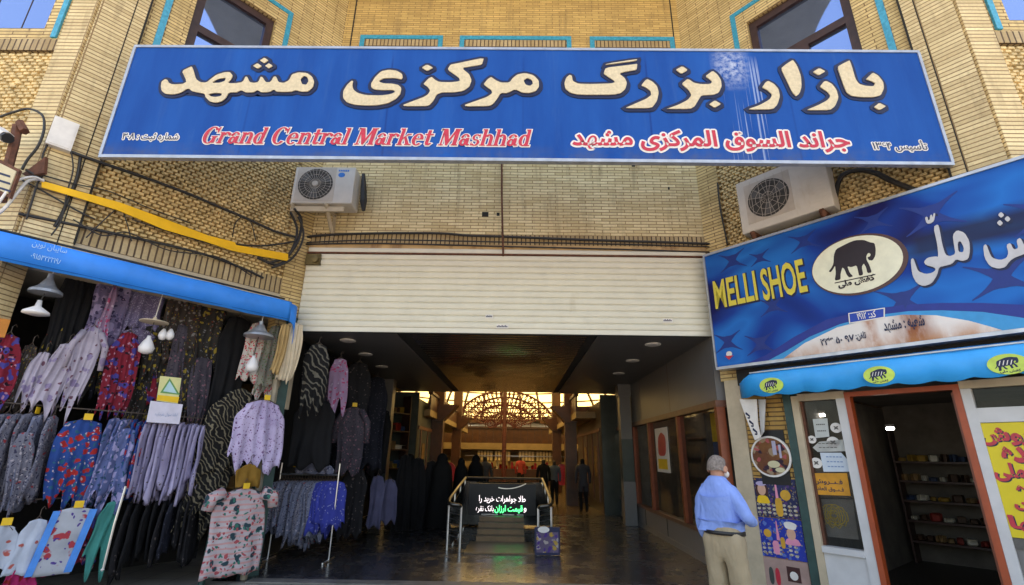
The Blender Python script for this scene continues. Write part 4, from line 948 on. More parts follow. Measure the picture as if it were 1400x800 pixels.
def arcpoly(top): return px(RS,top,M8[0],M8[1],M8[2],MW)
def clipv(l): return [(u,max(v,MV0+.004)) for u,v in l]
MB().prism(RS,clipv(arcpoly([(190,765),(260,735),(360,670),(480,606),(620,572),(760,552),(900,545),(1050,545),(1200,552),(1300,560),(1300,680),(190,768)])),MW+.002,MW+.003).build('arc_band',M_ARCD,MS)
MB().prism(RS,clipv(arcpoly([(270,760),(330,722),(420,668),(530,622),(660,590),(780,575),(900,572),(1050,578),(1200,600),(1300,620),(1300,680),(270,762)])),MW+.004,MW+.005).build('arc_band',M_ARCB,MS)
MB().prism(RS,clipv(arcpoly([(325,752),(400,692),(520,634),(650,602),(760,588),(880,590),(1000,610),(1080,632),(1125,655),(325,760)])),MW+.006,MW+.007).build('white_arc',MT['rust_stained_white'],MS)
# MELLI SHOE
def ptext(mb,s,pA,pB,pTopA,pTopB,w,bold,rtl=False,fr=RS,ref=None,space=1):
    # lettering between pixel corners: base line pA->pB, height from pTopA
    (ua,va),(ub,vb)=fr.uv(*pA,w),fr.uv(*pB,w); (_,ta)=fr.uv(*pTopA,w); (_,tb)=fr.uv(*pTopB,w)
    return text(mb,fr,s,ua,ub,(va+vb)/2,(ta+tb)/2,w,bold,rtl,0,0,ref,space)
for nm,d,dv,mat,wz in (('lettering_shadow',.012,-.012,M_NAVY,.003),('lettering',0,0,flat('lemon_lettering',(.66,.55,.08),.45),.008)):
    mb=MB()
    for s,a,b2,ta in (('MELLI',(979,423),(1037,409),(979,384)),('SHOE',(1045,412),(1105,398),(1045,367))):
        (ua,va),(ub,vb)=RS.uv(*a,MW),RS.uv(*b2,MW); _,tv=RS.uv(*ta,MW)
        text(mb,RS,s,ua+d,ub+d,va+dv,tv+dv,MW+wz,.045 if nm!='lettering' else .02,False,0,0,.02,1.0)
    mb.build(nm,mat,MS)
# elephant oval
def Z(l): return px(RS,l,M3[0],M3[1],M3[2],MW)
oc=Z([(293,297)])[0]; ox=Z([(77,320)])[0]; oy=Z([(293,150)])[0]
ru=abs(oc[0]-ox[0])*1.0; rv=abs(oy[1]-oc[1])*.97
EM=MB().prism(RS,ell(oc[0]+.01,oc[1]-.005,ru*1.06,rv*1.05,48),MW+.003,MW+.008).build('oval_rim',plain('oval_rim_brown',(.07,.02,.015),.4),MS)
MB().prism(RS,ell(oc[0]-.01,oc[1],ru,rv*.98,48),MW+.009,MW+.012).build('oval_field',flat('oval_cream',(.74,.72,.56),.4),EM)
ELE=[(158,333),(170,318),(182,295),(184,252),(195,222),(228,205),(262,188),(290,178),(332,176),(362,188),(386,192),(392,222),(390,255),(376,279),(358,277),(350,263),(364,258),(367,246),(355,240),(345,255),(346,275),(360,300),(373,338),(350,341),(344,312),(332,292),(322,310),(330,350),(309,355),(304,330),(297,302),(270,312),(250,307),(263,340),(280,357),(260,363),(248,350),(237,322),(226,312),(217,345),(217,373),(188,379),(194,340),(190,303),(180,322),(168,337)]
MB().prism(RS,chaikin(Z(ELE),1),MW+.013,MW+.015).build('elephant_emblem',flat('elephant_black',(.022,.012,.016),.4),EM)
mb=MB(); mb.prism(RS,Z([(188,388),(390,345),(390,350),(188,393)]),MW+.013,MW+.015)
ua,va=Z([(212,424)])[0]; ub,vb=Z([(388,378)])[0]; _,tv=Z([(212,388)])[0]
text(mb,RS,'کفش ملی',ua,ub,va+.012,tv+.012,MW+.016,.05,True,0,0,.0); mb.build('lettering',MT['elephant_black'],EM)
# big white name
NM=[[[(565,275),(578,265),(590,300),(602,332),(640,346),(672,340),(690,326),(682,312),(640,301),(630,285),(650,264),(690,258),(703,262),(698,200),(678,112),(700,98),(708,120),(722,200),(738,250),(760,258),(788,246),(780,200),(774,152),(795,128),(832,140),(856,180),(860,230),(851,272),(820,282),(790,272),(770,296),(730,306),(706,312),(696,352),(670,392),(630,407),(595,392),(573,350)],[(798,190),(812,180),(830,215),(826,238),(802,236)]],
 [[(636,66),(648,60),(652,80),(660,76),(662,54),(670,50),(674,66),(680,42),(688,46),(680,84),(662,96),(644,94)]],
 [[(925,207),(940,196),(956,240),(970,266),(1010,277),(1042,266),(1051,240),(1040,203),(1060,190),(1076,225),(1100,218),(1090,178),(1110,165),(1130,205),(1150,198),(1150,170),(1180,135),(1215,140),(1245,175),(1250,215),(1300,212),(1400,195),(1440,180),(1410,150),(1370,120),(1390,80),(1520,40),(1515,80),(1430,115),(1470,150),(1470,200),(1420,235),(1240,252),(1140,243),(1082,264),(1056,282),(1035,312),(1000,320),(958,307),(932,266)],[(1178,180),(1195,170),(1215,185),(1218,200),(1185,203)]],
 [[(998,52),(1014,37),(1030,53),(1014,68)]],[[(1030,72),(1046,57),(1062,73),(1046,88)]],[[(992,92),(1008,77),(1024,93),(1008,108)]],[[(1190,95),(1206,80),(1222,96),(1206,111)]]]
f1=MB();f2=MB()
for ls in NM:
    q=[chaikin(Z(l),1,.2) for l in ls]
    f1.prism(RS,q,MW+.006,MW+.016); f2.prism(RS,[grow([(a+.012,c_-.016) for a,c_ in q[0]],.008)]+[[(a+.012,c_-.016) for a,c_ in l] for l in q[1:]],MW+.004,MW+.005)
f2.build('lettering_shadow',M_NAVY,MS); f1.build('white_lettering',flat('pearl_lettering',(.5,.5,.53),.4),MS)
# code plate and small lines
P=Z([(255,540),(437,512),(437,562),(260,592)]); MB().prism(RS,P,MW+.008,MW+.014).build('code_plate',M_OUTW,MS); MB().prism(RS,grow(P,-.012),MW+.0145,MW+.0155).build('code_plate',flat('code_blue',(.015,.06,.38)),MS)
mb=MB(); ua,va=Z([(305,580)])[0]; ub,vb=Z([(395,552)])[0]; text(mb,RS,'کد: ۱۹۱۲',ua,ub,(va+vb)/2-.0,(va+vb)/2+.085,MW+.017,.02,True); mb.build('lettering',M_OUTW,MS)
mb=MB()
for s,a,b2,h in (('۹۷ ۵۰ ۲۲۳',(122,702),(288,672),.10),('تلفن:',(298,678),(348,668),.10),('شعبه : مشهد',(438,640),(642,612),.15)):
    ua,va=Z([a])[0]; ub,vb=Z([b2])[0]; text(mb,RS,s,ua,ub,(va+vb)/2-.01,(va+vb)/2+h,MW+.017,.03,True)
mb.build('lettering',M_NAVY,MS)
mb=MB(); mb.prism(RS,ell(*RS.uv(997,484,MW),.045,.04,14),MW+.003,MW+.005); mb.build('small_crest',M_OUTW,MS); MB().prism(RS,[(q[0],q[1]) for q in (RS.uv(991,487,MW),RS.uv(1003,486,MW),RS.uv(997,492,MW))],MW+.003,MW+.006).build('small_crest',M_SIGNRED,MS)
mb=MB(); mb.box(RS,.3,4.2,2.6,2.95,.0,.10); mb.build('backing_beam',M_DARK,BLD)

# ================================================================== SHOE SHOP AWNING
AW=thing('awning','sky blue scalloped awning with lime elephant ovals over the shoe shop','awning',RS.p(2,2.4,.35))
def awprof(): return [(.05,2.80),(.34,2.735),(.385,2.70),(.40,2.66),(.40,2.42)]
def canvas(t_,fr,ua,ub,prof,scal,mat,endround=None,name='canvas'):
    n=int(abs(ub-ua)/.045); mb=MB(); V=[]
    for i in range(n+1):
        u=ua+(ub-ua)*i/n; k=0
        if endround is not None:
            d=abs(u-endround[0]); k=max(0,1-d/endround[1])
        for j,(w,v_) in enumerate(prof):
            vv=v_-(k**2)*endround[2]*(1-j/(len(prof)-1)) if endround else v_
            ww=w-(k**2)*endround[3] if endround else w
            ww+=.018*mnoise.noise(Vector((u*2.3,j*.5,3)))*(j>0); vv+=.014*mnoise.noise(Vector((u*1.7,7,j*.3)))*(j>0)
            if j==len(prof)-1: vv-=scal*abs(math.sin(u*math.pi/.32)) ; ww+=.012*math.sin(u*9)
            V.append((u,vv,ww))
    m=len(prof)
    mb.add([fr.p(*q) for q in V],[(i*m+j,i*m+j+1,(i+1)*m+j+1,(i+1)*m+j) for i in range(n) for j in range(m-1)])
    o=mb.build(name,mat,t_,smooth=True); s=o.modifiers.new('thick','SOLIDIFY'); s.thickness=.006
    return o
canvas(AW,RS,.36,4.2,awprof(),.03,M_AWN2,(.36,.35,.20,.22))
mb=MB(); mb.tube([RS.p(u,2.715,.388) for u in (.62,1.5,2.5,3.5,4.2)],.012,6); mb.build('front_bar',M_EDGE,AW)
for uv_ in ((1055,527),(1202,513),(1378,498)):
    u,v_=RS.uv(*uv_,.405)
    e=MB().prism(RS,ell(u,v_,.15,.10,28),.39,.425).build('emblem_oval',plain('lime_oval',(.50,.66,.10),.5) if 'lime_oval' not in MT else MT['lime_oval'],AW)
    s=.00082
    l=[(u+(a-285)*s*.95,v_+(262-b_)*s*.78+.012) for a,b_ in ELE]
    MB().prism(RS,chaikin(l,1),.4255,.4265).build('elephant_print',M_NAVY,e)
    st_=MB()
    for k in range(4): st_.prism(RS,[(u-.05+.028*k,v_+.035),(u-.042+.028*k,v_+.037),(u-.06+.028*k,v_-.01),(u-.066+.028*k,v_-.008)],.427,.4275)
    st_.build('highlight_print',M_OUTW,e)
    mb=MB(); text(mb,RS,'کفش ملی',u-.07,u+.08,v_-.088,v_-.055,.427,.04,True); mb.build('lettering',M_NAVY,e)
# hanging end flap with writing
P=px(RS,[(1011,546),(1034,546),(1036,580),(1040,598),(1032,602),(1027,590),(1018,566)],0,0,1,.2)
FL=MB().prism(RS,P,.18,.2).build('side_flap',M_OUTW,AW)
mb=MB(); 
for k in range(3):
    u,v_=RS.uv(1022+5*k,566+11*k,.2); mb.prism(RS,[(u-.03,v_),(u+.03,v_-.05),(u+.03,v_-.02),(u-.02,v_+.03)],.201,.203); mb.prism(RS,ell(u+.01,v_-.055,.02,.012,8),.201,.203)
mb.build('lettering',M_NAVY,FL)
MB().prism(RS,px(RS,[(1036,546),(1046,546),(1044,590),(1040,596)],0,0,1,.12),.09,.11).build('side_flap',M_WHITE,AW)

# ================================================================== SHOE SHOP FRONT
SS=thing('shoe_shop_facade','white framed shoe shop front with orange doorway','shop front',RS.p(2.2,0,0))
def fbox(nm,u0,u1,v0,v1,w0=.0,w1=.05,mat=None,lab=None): return MB().box(RS,u0,u1,v0,v1,w0-.06,w1).build(nm,mat or M_WHITE,SS,**({'label':lab} if lab else {}))
win=fbox('window_frame',.97,1.055,.0,2.40,0,.05,M_BEIGE)
fbox('window_frame',1.055,1.085,.605,2.33,-.03,.0,M_RUST)
fbox('window_frame',1.055,1.60,2.33,2.42,0,.052,M_BEIGE)
fbox('window_frame',1.50,1.60,.0,2.33,0,.05)
fbox('window_sill',1.055,1.50,.53,.60,0,.07)
fbox('lower_panel',1.055,1.50,.0,.53,0,.03)
MB().box(RS,1.085,1.50,.605,2.33,-.03,-.034).build('pane',SGL,SS)
fbox('door_frame',1.602,1.66,.0,2.40,0,.06,M_ORANGE); fbox('door_frame',1.66,2.64,2.345,2.40,0,.06,M_ORANGE); fbox('door_frame',2.64,2.70,0,2.40,0,.06,M_ORANGE)
fbox('door_frame',2.702,2.79,0,2.345,0,.05); fbox('header',2.702,4.3,2.347,2.43,0,.055,M_BEIGE)
MB().box(RS,2.79,4.2,2.14,2.345,-.02,-.03).build('transom_pane',SGL,SS)
fbox('transom_rail',2.79,4.2,1.99,2.139,0,.045)
fbox('lower_rail',2.79,4.2,.80,.895,0,.02,M_GRILL); fbox('lower_panel',2.79,4.2,.0,.30,0,.03); fbox('lower_rail',2.79,4.2,.30,.42,0,.06); fbox('lower_panel',2.79,4.2,.42,.80,-.02,.0,M_GREYP)
MB().box(RS,2.60,2.64,.02,2.33,-.85,-.08).build('door_leaf',M_ORDK,SS)
# yellow notice
YS=thing('yellow_notice','yellow notice board with red Persian lines beside the shoe shop doorway','sign',RS.p(3.1,.9,.03))
MB().box(RS,2.79,4.15,.90,1.985,.03,.0).build('board',plain('bright_yellow_vinyl',(.68,.54,.015),.5,0,.05),YS)
mb=MB(); ms=MB()
for s,x0,ya,yb,wd in (('مرکز فروش',1341,607,583,.86),('عمده',1371,630,610,.42),('کفش ملی',1361,655,632,.62),('و پوشاک ه',1391,676,659,.6),('فرصت',1389,699,682,.45),('تنها',1382,724,704,.34)):
    ul,v0=RS.uv(x0,ya,.033); _,v1=RS.uv(x0,yb,.033); v0-=.02
    text(mb,RS,s,ul,ul+wd,v0,v1,.034,.045,True); text(ms,RS,s,ul+.01,ul+wd+.01,v0-.01,v1-.01,.031,.045,True)
ms.build('lettering_shadow',M_NAVY,YS); mb.build('lettering',M_SIGNRED,YS)
# stickers in the window
def card(label,pxs,mat,cat='sticker',name='sticker',w=-.012,pr=None,group=None,dark=M_GRILL):
    P=px(RS,pxs,0,0,1,w); c_=(sum(q[0] for q in P)/len(P),min(q[1] for q in P))
    t_=thing(name,label,cat,RS.p(c_[0],c_[1],w),group)
    MB().prism(RS,P,w-.003,w).build('card',mat,t_)
    k=MB(); u0,u1=min(q[0] for q in P),max(q[0] for q in P); v0,v1=min(q[1] for q in P),max(q[1] for q in P)
    for r in range(pr or 2):
        vv=v1-(v1-v0)*(r+1)/((pr or 2)+1)
        for i in range(5): k.box(RS,u0+(u1-u0)*(.2+.12*i),u0+(u1-u0)*(.29+.12*i),vv,vv+(v1-v0)*.06,w,w+.002)
    k.build('print',dark,t_); return t_
card('white paper sheet with a small crest stuck high in the shoe shop window',[(1111,573),(1131,572),(1134,597),(1115,599)],flat('pale_paper',(.5,.53,.52)),'paper','paper_sheet')
card('pale translucent arrow strip across the shoe shop window',[(1111,612),(1120,604),(1152,601),(1156,617),(1118,618)],plain('frosted_film',(.42,.43,.41)),'sticker')
card('white curved notice with faint blue lines in the shoe shop window',[(1121,619),(1150,619),(1160,630),(1164,645),(1126,645)],flat('bluish_paper',(.55,.63,.72)),'notice','notice',-.018,3,None,flat('faint_blue',(.2,.3,.5)))
for (x,y,r),w_ in zip(((1143,585,8),(1110,601,6),(1139,605,9),(1116,633,8)),('top','smallest, far','middle, on the arrow strip','lower dark-marked')):
    u,v_=RS.uv(x,y,-.012); u2,_=RS.uv(x+r,y,-.012); q=abs(u2-u)
    t_=thing('round_sticker','round white sticker in the shoe shop window, %s one'%w_,'sticker',RS.p(u,v_-q,-.012),'round white window stickers')
    MB().prism(RS,ell(u,v_,q,q*.95,22),-.015,-.012).build('disc',M_OUTW,t_)
    k=MB(); k.prism(RS,ell(u,v_,q*.5,q*.16,10,.7),-.012,-.011); k.prism(RS,ell(u,v_,q*.5,q*.16,10,-.7),-.0105,-.0095); k.build('print',M_GRILL,t_)
P=px(RS,[(1103,647),(1158,647),(1163,678),(1108,676)],0,0,1,-.02)
OS=thing('orange_notice','orange paper notice with dark Persian writing in the shoe shop window','notice',RS.p(P[0][0],P[3][1],-.02))
MB().prism(RS,P,-.023,-.02).build('card',plain('orange_paper',(.62,.27,.02),.6),OS)
mb=MB(); ua,va=RS.uv(1113,660,-.018); ub,vb=RS.uv(1152,660,-.018); text(mb,RS,'فــروش',ua,ub,va-.02,va+.05,-.018,.02,True); text(mb,RS,'فــوق العاده',ua,ub,va-.10,va-.04,-.018,.02,True); mb.build('lettering',M_NAVY,OS)
BG=thing('shopping_bag','grey shopping bag with a yellow emblem behind the shoe shop glass','bag',RS.p(1.25,.62,-.15))
P=px(RS,[(1108,683),(1166,683),(1174,738),(1116,732)],0,0,1,-.12)
MB().prism(RS,P,-.2,-.12).build('bag',plain('grey_bag',(.22,.2,.17),.6),BG)
q=px(RS,[(1140,705)],0,0,1,-.118)[0]; mb=MB()
for k in range(5): mb.tube([RS.p(q[0]+(.04+.025*k)*math.cos(2*math.pi*i/24)*1.1,q[1]+(.04+.03*k)*math.sin(2*math.pi*i/24)*.8+.02*math.sin(3*i+k),-.117) for i in range(24)],.007,4,0,True)
mb.build('emblem',flat('emblem_yellow',(.6,.42,.05)),BG)
# shop inside
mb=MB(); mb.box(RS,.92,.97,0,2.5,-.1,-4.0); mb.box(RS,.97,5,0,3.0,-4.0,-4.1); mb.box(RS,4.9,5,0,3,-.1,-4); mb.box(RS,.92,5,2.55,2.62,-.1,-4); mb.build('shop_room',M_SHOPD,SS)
MB().box(RS,.97,4.9,.004,.008,-.1,-4).build('shop_floor',plain('dark_shop_floor',(.03,.027,.025),.35),kind='structure')
shelf('shoe_shelf','long dark shelf of shoes at the back of the shoe shop',Fr(RS.p(1.0,0,-3.65),RS.x),.05,3.6,(.35,.66,.97,1.28,1.59),.3,.97,None,'shoe',.09)
for k,(u,v_,w_,L) in enumerate(((*RS.uv(1114,568,-.9),-.9,.26),(*RS.uv(1217,586,-2.4),-2.4,.10))):
    l=thing('fluorescent_lamp',('long lit fluorescent tube seen through the shoe shop window','short bright lamp hanging deep inside the shoe shop doorway')[k],'lamp',RS.p(u,v_,w_))
    MB().box(RS,u-L/2,u+L/2,v_+.02,v_+.06,w_+.03,w_-.03).build('housing',M_WHITE,l)
    MB().tube([RS.p(u-L/2,v_,w_),RS.p(u+L/2,v_,w_)],.02,8).build('tube',TUBE,l)
# posters on the brick pier
RO=thing('round_sign','round white-rimmed picture sign hung on the brick pier','sign',RS.p(.57,1.37,.05))
u,v_=RS.uv(1053,624,.06); 
MB().box(RS,u-.17,u+.20,v_-.36,v_+.34,.004,.02).build('backing_board',M_BLACK,RO)
MB().prism(RS,ell(u,v_,.265,.265,40),.02,.05).build('rim',M_OUTW,RO)
MB().prism(RS,ell(u,v_,.24,.24,40),.05,.053).build('picture',fabric('banquet_print',(.20,.07,.05),[((.4,.28,.18),6,.4),((.05,.03,.05),8,.4),((.5,.12,.12),10,.3)],base2=(.3,.14,.05)),RO)
mb=MB(); mb.prism(RS,ell(u+.03,v_-.1,.08,.045,16),.0535,.055); mb.prism(RS,ell(u+.1,v_-.17,.06,.03,14),.0535,.055); mb.build('picture_dish',flat('dish_cream',(.6,.55,.35)),RO)
mb=MB(); mb.box(RS,u+.04,u+.09,v_+.02,v_+.2,.0535,.055); mb.box(RS,u+.12,u+.15,v_-.02,v_+.15,.0535,.055); mb.build('picture_curtain',flat('curtain_lilac',(.4,.38,.5)),RO)
M_FACE=flat('printed_face',(.62,.36,.26)); M_GOLDP=plain('printed_gold',(.62,.33,.03),.5); M_PINK=flat('printed_pink',(.75,.28,.42)); M_LIL=flat('printed_lilac',(.42,.36,.55)); M_HAIRP=flat('printed_hair',(.06,.02,.02))
def poster(label,v0,v1,base,kid):
    t_=thing('food_poster',label,'poster',RS.p(.55,v0,.02),'posters on the brick pier')
    MB().box(RS,.30,.845,v0,v1,.004,.016).build('sheet',base,t_)
    w=.0165; H=v1-v0
    def D(nm,poly,mat,dw=.001): MB().prism(RS,poly,w,w+dw).build(nm,mat,t_)
    if kid==0:
        D('printed_hair',ell(.40,v1-.16,.085,.12,18),M_HAIRP); D('printed_face',ell(.40,v1-.145,.055,.075,18),M_FACE,.002); D('printed_cap',ell(.40,v1-.07,.07,.03,14),M_LIL,.003)
        D('printed_dress',chaikin([(.31,v1-.32),(.34,v1-.22),(.46,v1-.22),(.50,v1-.32)],1),M_YEL,.002)
        D('printed_dome',ell(.70,v1-.2,.065,.065,18),M_GOLDP); D('printed_tower',[(.57,v1-.28),(.61,v1-.28),(.60,v1-.06),(.59,v1-.02),(.58,v1-.06)],M_PINK)
        D('printed_jar',chaikin(rect(.555,.645,v0+.02,v1-.24),2,.2),M_GOLDP,.002)
    else:
        D('printed_face',ell(.70,v1-.17,.055,.07,18),M_FACE); D('printed_cap',chaikin([(.64,v1-.11),(.62,v1-.04),(.70,v1-.02),(.79,v1-.05),(.76,v1-.12)],2),M_OUTW,.002)
        D('printed_dress',chaikin([(.60,v1-.30),(.64,v1-.22),(.77,v1-.22),(.81,v1-.30)],1),M_PINK,.0005); D('printed_dome',ell(.40,v1-.19,.05,.05,18),M_GOLDP)
        D('printed_tower',[(.51,v1-.26),(.55,v1-.26),(.535,v1-.03),(.525,v1-.03)],M_PINK); D('printed_jar',chaikin(rect(.45,.53,v0+.04,v1-.27),2,.2),M_PINK,.002); D('printed_jar',chaikin(rect(.555,.61,v0+.12,v1-.22),2,.2),M_GOLDP,.002)
    mb=MB()
    for r in range(3):
        for i in range(8 if kid==0 else 7):
            if .53<.32+i*.066<.64: continue
            mb.prism(RS,ell(.335+i*.066,v0+.05+.05*r+.004*(i%3),.024,.016,8),w,w+.0012)
    mb.build('printed_pots',plain('printed_pots',(.42,.38,.30),.5,0,.7,40) if 'printed_pots' not in MT else MT['printed_pots'],t_)
poster('night-blue poster of a girl, gold dome and jars on the brick pier',.86,1.345,fabric('night_print',(.03,.035,.11),[((.3,.26,.2),26,.3),((.4,.2,.03),19,.24),((.1,.05,.2),13,.35)],rough=.4),0)
poster('bright blue poster of a child in a chef cap, middle of the brick pier',.38,.852,fabric('sky_print',(.02,.05,.42),[((.3,.3,.3),24,.27),((.35,.16,.03),17,.2),((.1,.2,.6),9,.3)],rough=.4),1)
t_=thing('food_poster','faded pink poster with a small dark picture, lowest on the brick pier','poster',RS.p(.55,.0,.02),'posters on the brick pier')
MB().box(RS,.30,.845,.02,.372,.004,.016).build('sheet',plain('faded_pink_print',(.38,.25,.22),.5,0,.15),t_)
MB().box(RS,.58,.74,.13,.30,.0165,.018).build('printed_picture',M_HAIRP,t_)
mb=MB(); mb.prism(RS,ell(.66,.20,.05,.05,14),.0185,.019); mb.build('printed_shape',M_OUTW,t_)
for a in (.38,.46): MB().prism(RS,chaikin(rect(a-.03,a+.03,.06,.26),2,.25),.0165,.018).build('printed_jar',M_SIGNRED if a>.4 else M_DGREEN,t_)

# ================================================================== CLOTHES SHOP AWNING
CA=thing('awning','plain bright blue valance awning along the clothes shop','awning',LS.p(-2,3.4,.4))
canvas(CA,LS,-4.2,-.34,[(.05,3.80),(.36,3.735),(.41,3.72),(.425,3.69),(.42,3.42)],.0,M_AWN,None)
mb=MB(); mb.tube([LS.p(u,3.745,.40) for u in (-4.2,-3,-2,-1,-.45)],.014,6); mb.build('front_bar',M_BLACK,CA)
mb=MB(); mb.tube([LS.p(u,3.45,.431) for u in (-4.2,-3,-2,-1,-.36)],.004,4); mb.build('hem_stitching',flat('darker_blue_thread',(.004,.12,.45)),CA)
# rounded return at the passage end
V=[];prof=9
for i in range(prof):
    a=math.pi/2*i/(prof-1); u=-.34+.16*math.sin(a); w=.42-.16*(1-math.cos(a))
    V+= [(u,3.70-.03*i/prof,w-.02),(u,3.42-.40*(i/(prof-1))**2,w)]
V+=[(-.17,3.62,.02),(-.17,3.02,.10)]
mb=MB(); mb.add([LS.p(*q) for q in V],[(2*i,2*i+1,2*i+3,2*i+2) for i in range(prof)]); o=mb.build('rounded_end',M_AWN,CA,smooth=True); o.modifiers.new('thick','SOLIDIFY').thickness=.006
mb=MB()
for s,a,b2,h in (('سایبان نوین',(44,334),(91,346),.085),('۰۹۱۵۳۲۲۲۱۹۸',(42,350),(85,358),.06)):
    ua,va=LS.uv(*a,.43); ub,vb=LS.uv(*b2,.43); text(mb,LS,s,ua,ub,(va+vb)/2-.03,(va+vb)/2-.03+h,.432,.0,True,0,0,None,1,0,0)
mb.build('lettering',flat('pale_blue_print',(.35,.6,.85)),CA)
# ================================================================== CLOTHES
FB=dict(
 black=fabric('black_cloth',(.012,.012,.014)),
 greyfl=fabric('grey_floral_cloth',(.20,.20,.26),[((.42,.38,.42),24,.3),((.04,.04,.08),37,.35),((.35,.05,.06),12,.22)]),
 blue=fabric('blue_red_floral_cloth',(.02,.07,.28),[((.45,.03,.03),12,.42),((.5,.42,.5),19,.24),((.02,.12,.2),15,.3)]),
 teal=fabric('teal_lavender_cloth',(.12,.16,.36),[((.38,.36,.62),12,.45),((.02,.08,.14),20,.3)]),
 lav=fabric('lavender_white_cloth',(.36,.32,.52),[((.12,.1,.1),15,.2)],base2=(.5,.46,.68)),
 lavfl=fabric('bright_lavender_cloth',(.58,.48,.80),[((.16,.07,.2),20,.27),((.3,.16,.36),34,.25)],base2=(.72,.62,.9)),
 purple=fabric('purple_grey_cloth',(.17,.14,.26),[((.33,.27,.45),8,.42),((.05,.04,.1),15,.35),((.4,.25,.42),27,.2)]),
 dots=fabric('dotted_violet_cloth',(.18,.15,.28),[((.42,.4,.55),54,.34)]),
 white=fabric('white_lilac_floral_cloth',(.46,.40,.50),[((.18,.08,.12),12,.25),((.3,.24,.4),8,.35)],base2=(.6,.54,.66)),
 red=fabric('red_purple_floral_cloth',(.25,.02,.04),[((.07,.06,.3),10,.42),((.5,.25,.35),17,.28),((.02,.01,.02),14,.3)]),
 yel=fabric('dark_yellow_floral_cloth',(.035,.032,.03),[((.34,.25,.04),12,.33),((.2,.2,.22),19,.22),((.2,.04,.02),24,.2)]),
 brown=fabric('brown_grey_figured_cloth',(.05,.04,.035),[((.22,.2,.2),15,.33),((.25,.18,.03),22,.25),((.18,.03,.03),29,.22)]),
 redw=fabric('red_white_patterned_cloth',(.60,.55,.52),[((.62,.06,.10),26,.4),((.15,.3,.12),37,.25)]),
 olive=fabric('grey_green_patterned_cloth',(.28,.28,.24),[((.1,.16,.06),27,.35),((.4,.1,.1),34,.25)]),
 zig=fabric('black_cream_zigzag_cloth',(.015,.014,.014),[],stripe=((.17,.145,.1),7,.78,11.0,'DIAGONAL')),
 zigd=fabric('black_grey_chevron_cloth',(.012,.012,.013),[],stripe=((.12,.11,.09),5,.78,8.0,'DIAGONAL')),
 top=fabric('printed_white_cloth',(.60,.52,.55),[((.03,.07,.09),8,.34),((.5,.1,.12),15,.3),((.04,.2,.16),13,.26)],base2=(.7,.62,.66),stripe=((.55,.3,.3),5,.66,2.5,'Z')),
 pinkl=fabric('pink_lilac_cloth',(.40,.26,.42),[((.5,.08,.2),15,.35),((.6,.5,.65),14,.25)]),
 dgrey=fabric('dotted_grey_pink_cloth',(.075,.065,.085),[((.25,.12,.16),17,.3),((.03,.03,.05),31,.3)]),
 navy=fabric('dark_navy_cloth',(.02,.022,.035),[((.09,.09,.13),20,.22)]),
 dpat=fabric('dark_patterned_cloth',(.018,.017,.02),[((.12,.1,.1),15,.22)]),
 blueg=fabric('grey_blue_stripe_cloth',(.20,.22,.32),[((.45,.42,.5),20,.25),((.04,.04,.1),27,.3)]),
 royal=fabric('royal_blue_cloth',(.05,.07,.42),[((.3,.32,.6),20,.25)]),
 babyw=fabric('white_blue_hem_cloth',(.50,.55,.66),[((.5,.12,.1),8,.2)]),
 mint=fabric('teal_green_cloth',(.05,.30,.27)),
 mag=fabric('magenta_cloth',(.5,.03,.15),[((.3,.02,.02),14,.35)]),
)
rc=random.Random(12)
HW=plain('hanger_plastic',(.06,.04,.03),.5); TAG=plain('yellow_price_card',(.78,.48,.02),.6)
def hanger(fr,uc,v,w,wd,parent):
    P=[fr.p(uc-wd*.42,v-.06,w),fr.p(uc,v+.03,w),fr.p(uc+wd*.42,v-.06,w)]
    mb=MB(); mb.tube(P,.008,5); mb.tube([fr.p(uc,v+.03,w),fr.p(uc,v+.09,w),fr.p(uc+.02,v+.12,w),fr.p(uc+.035,v+.09,w)],.004,4); mb.build('hanger',HW,parent)
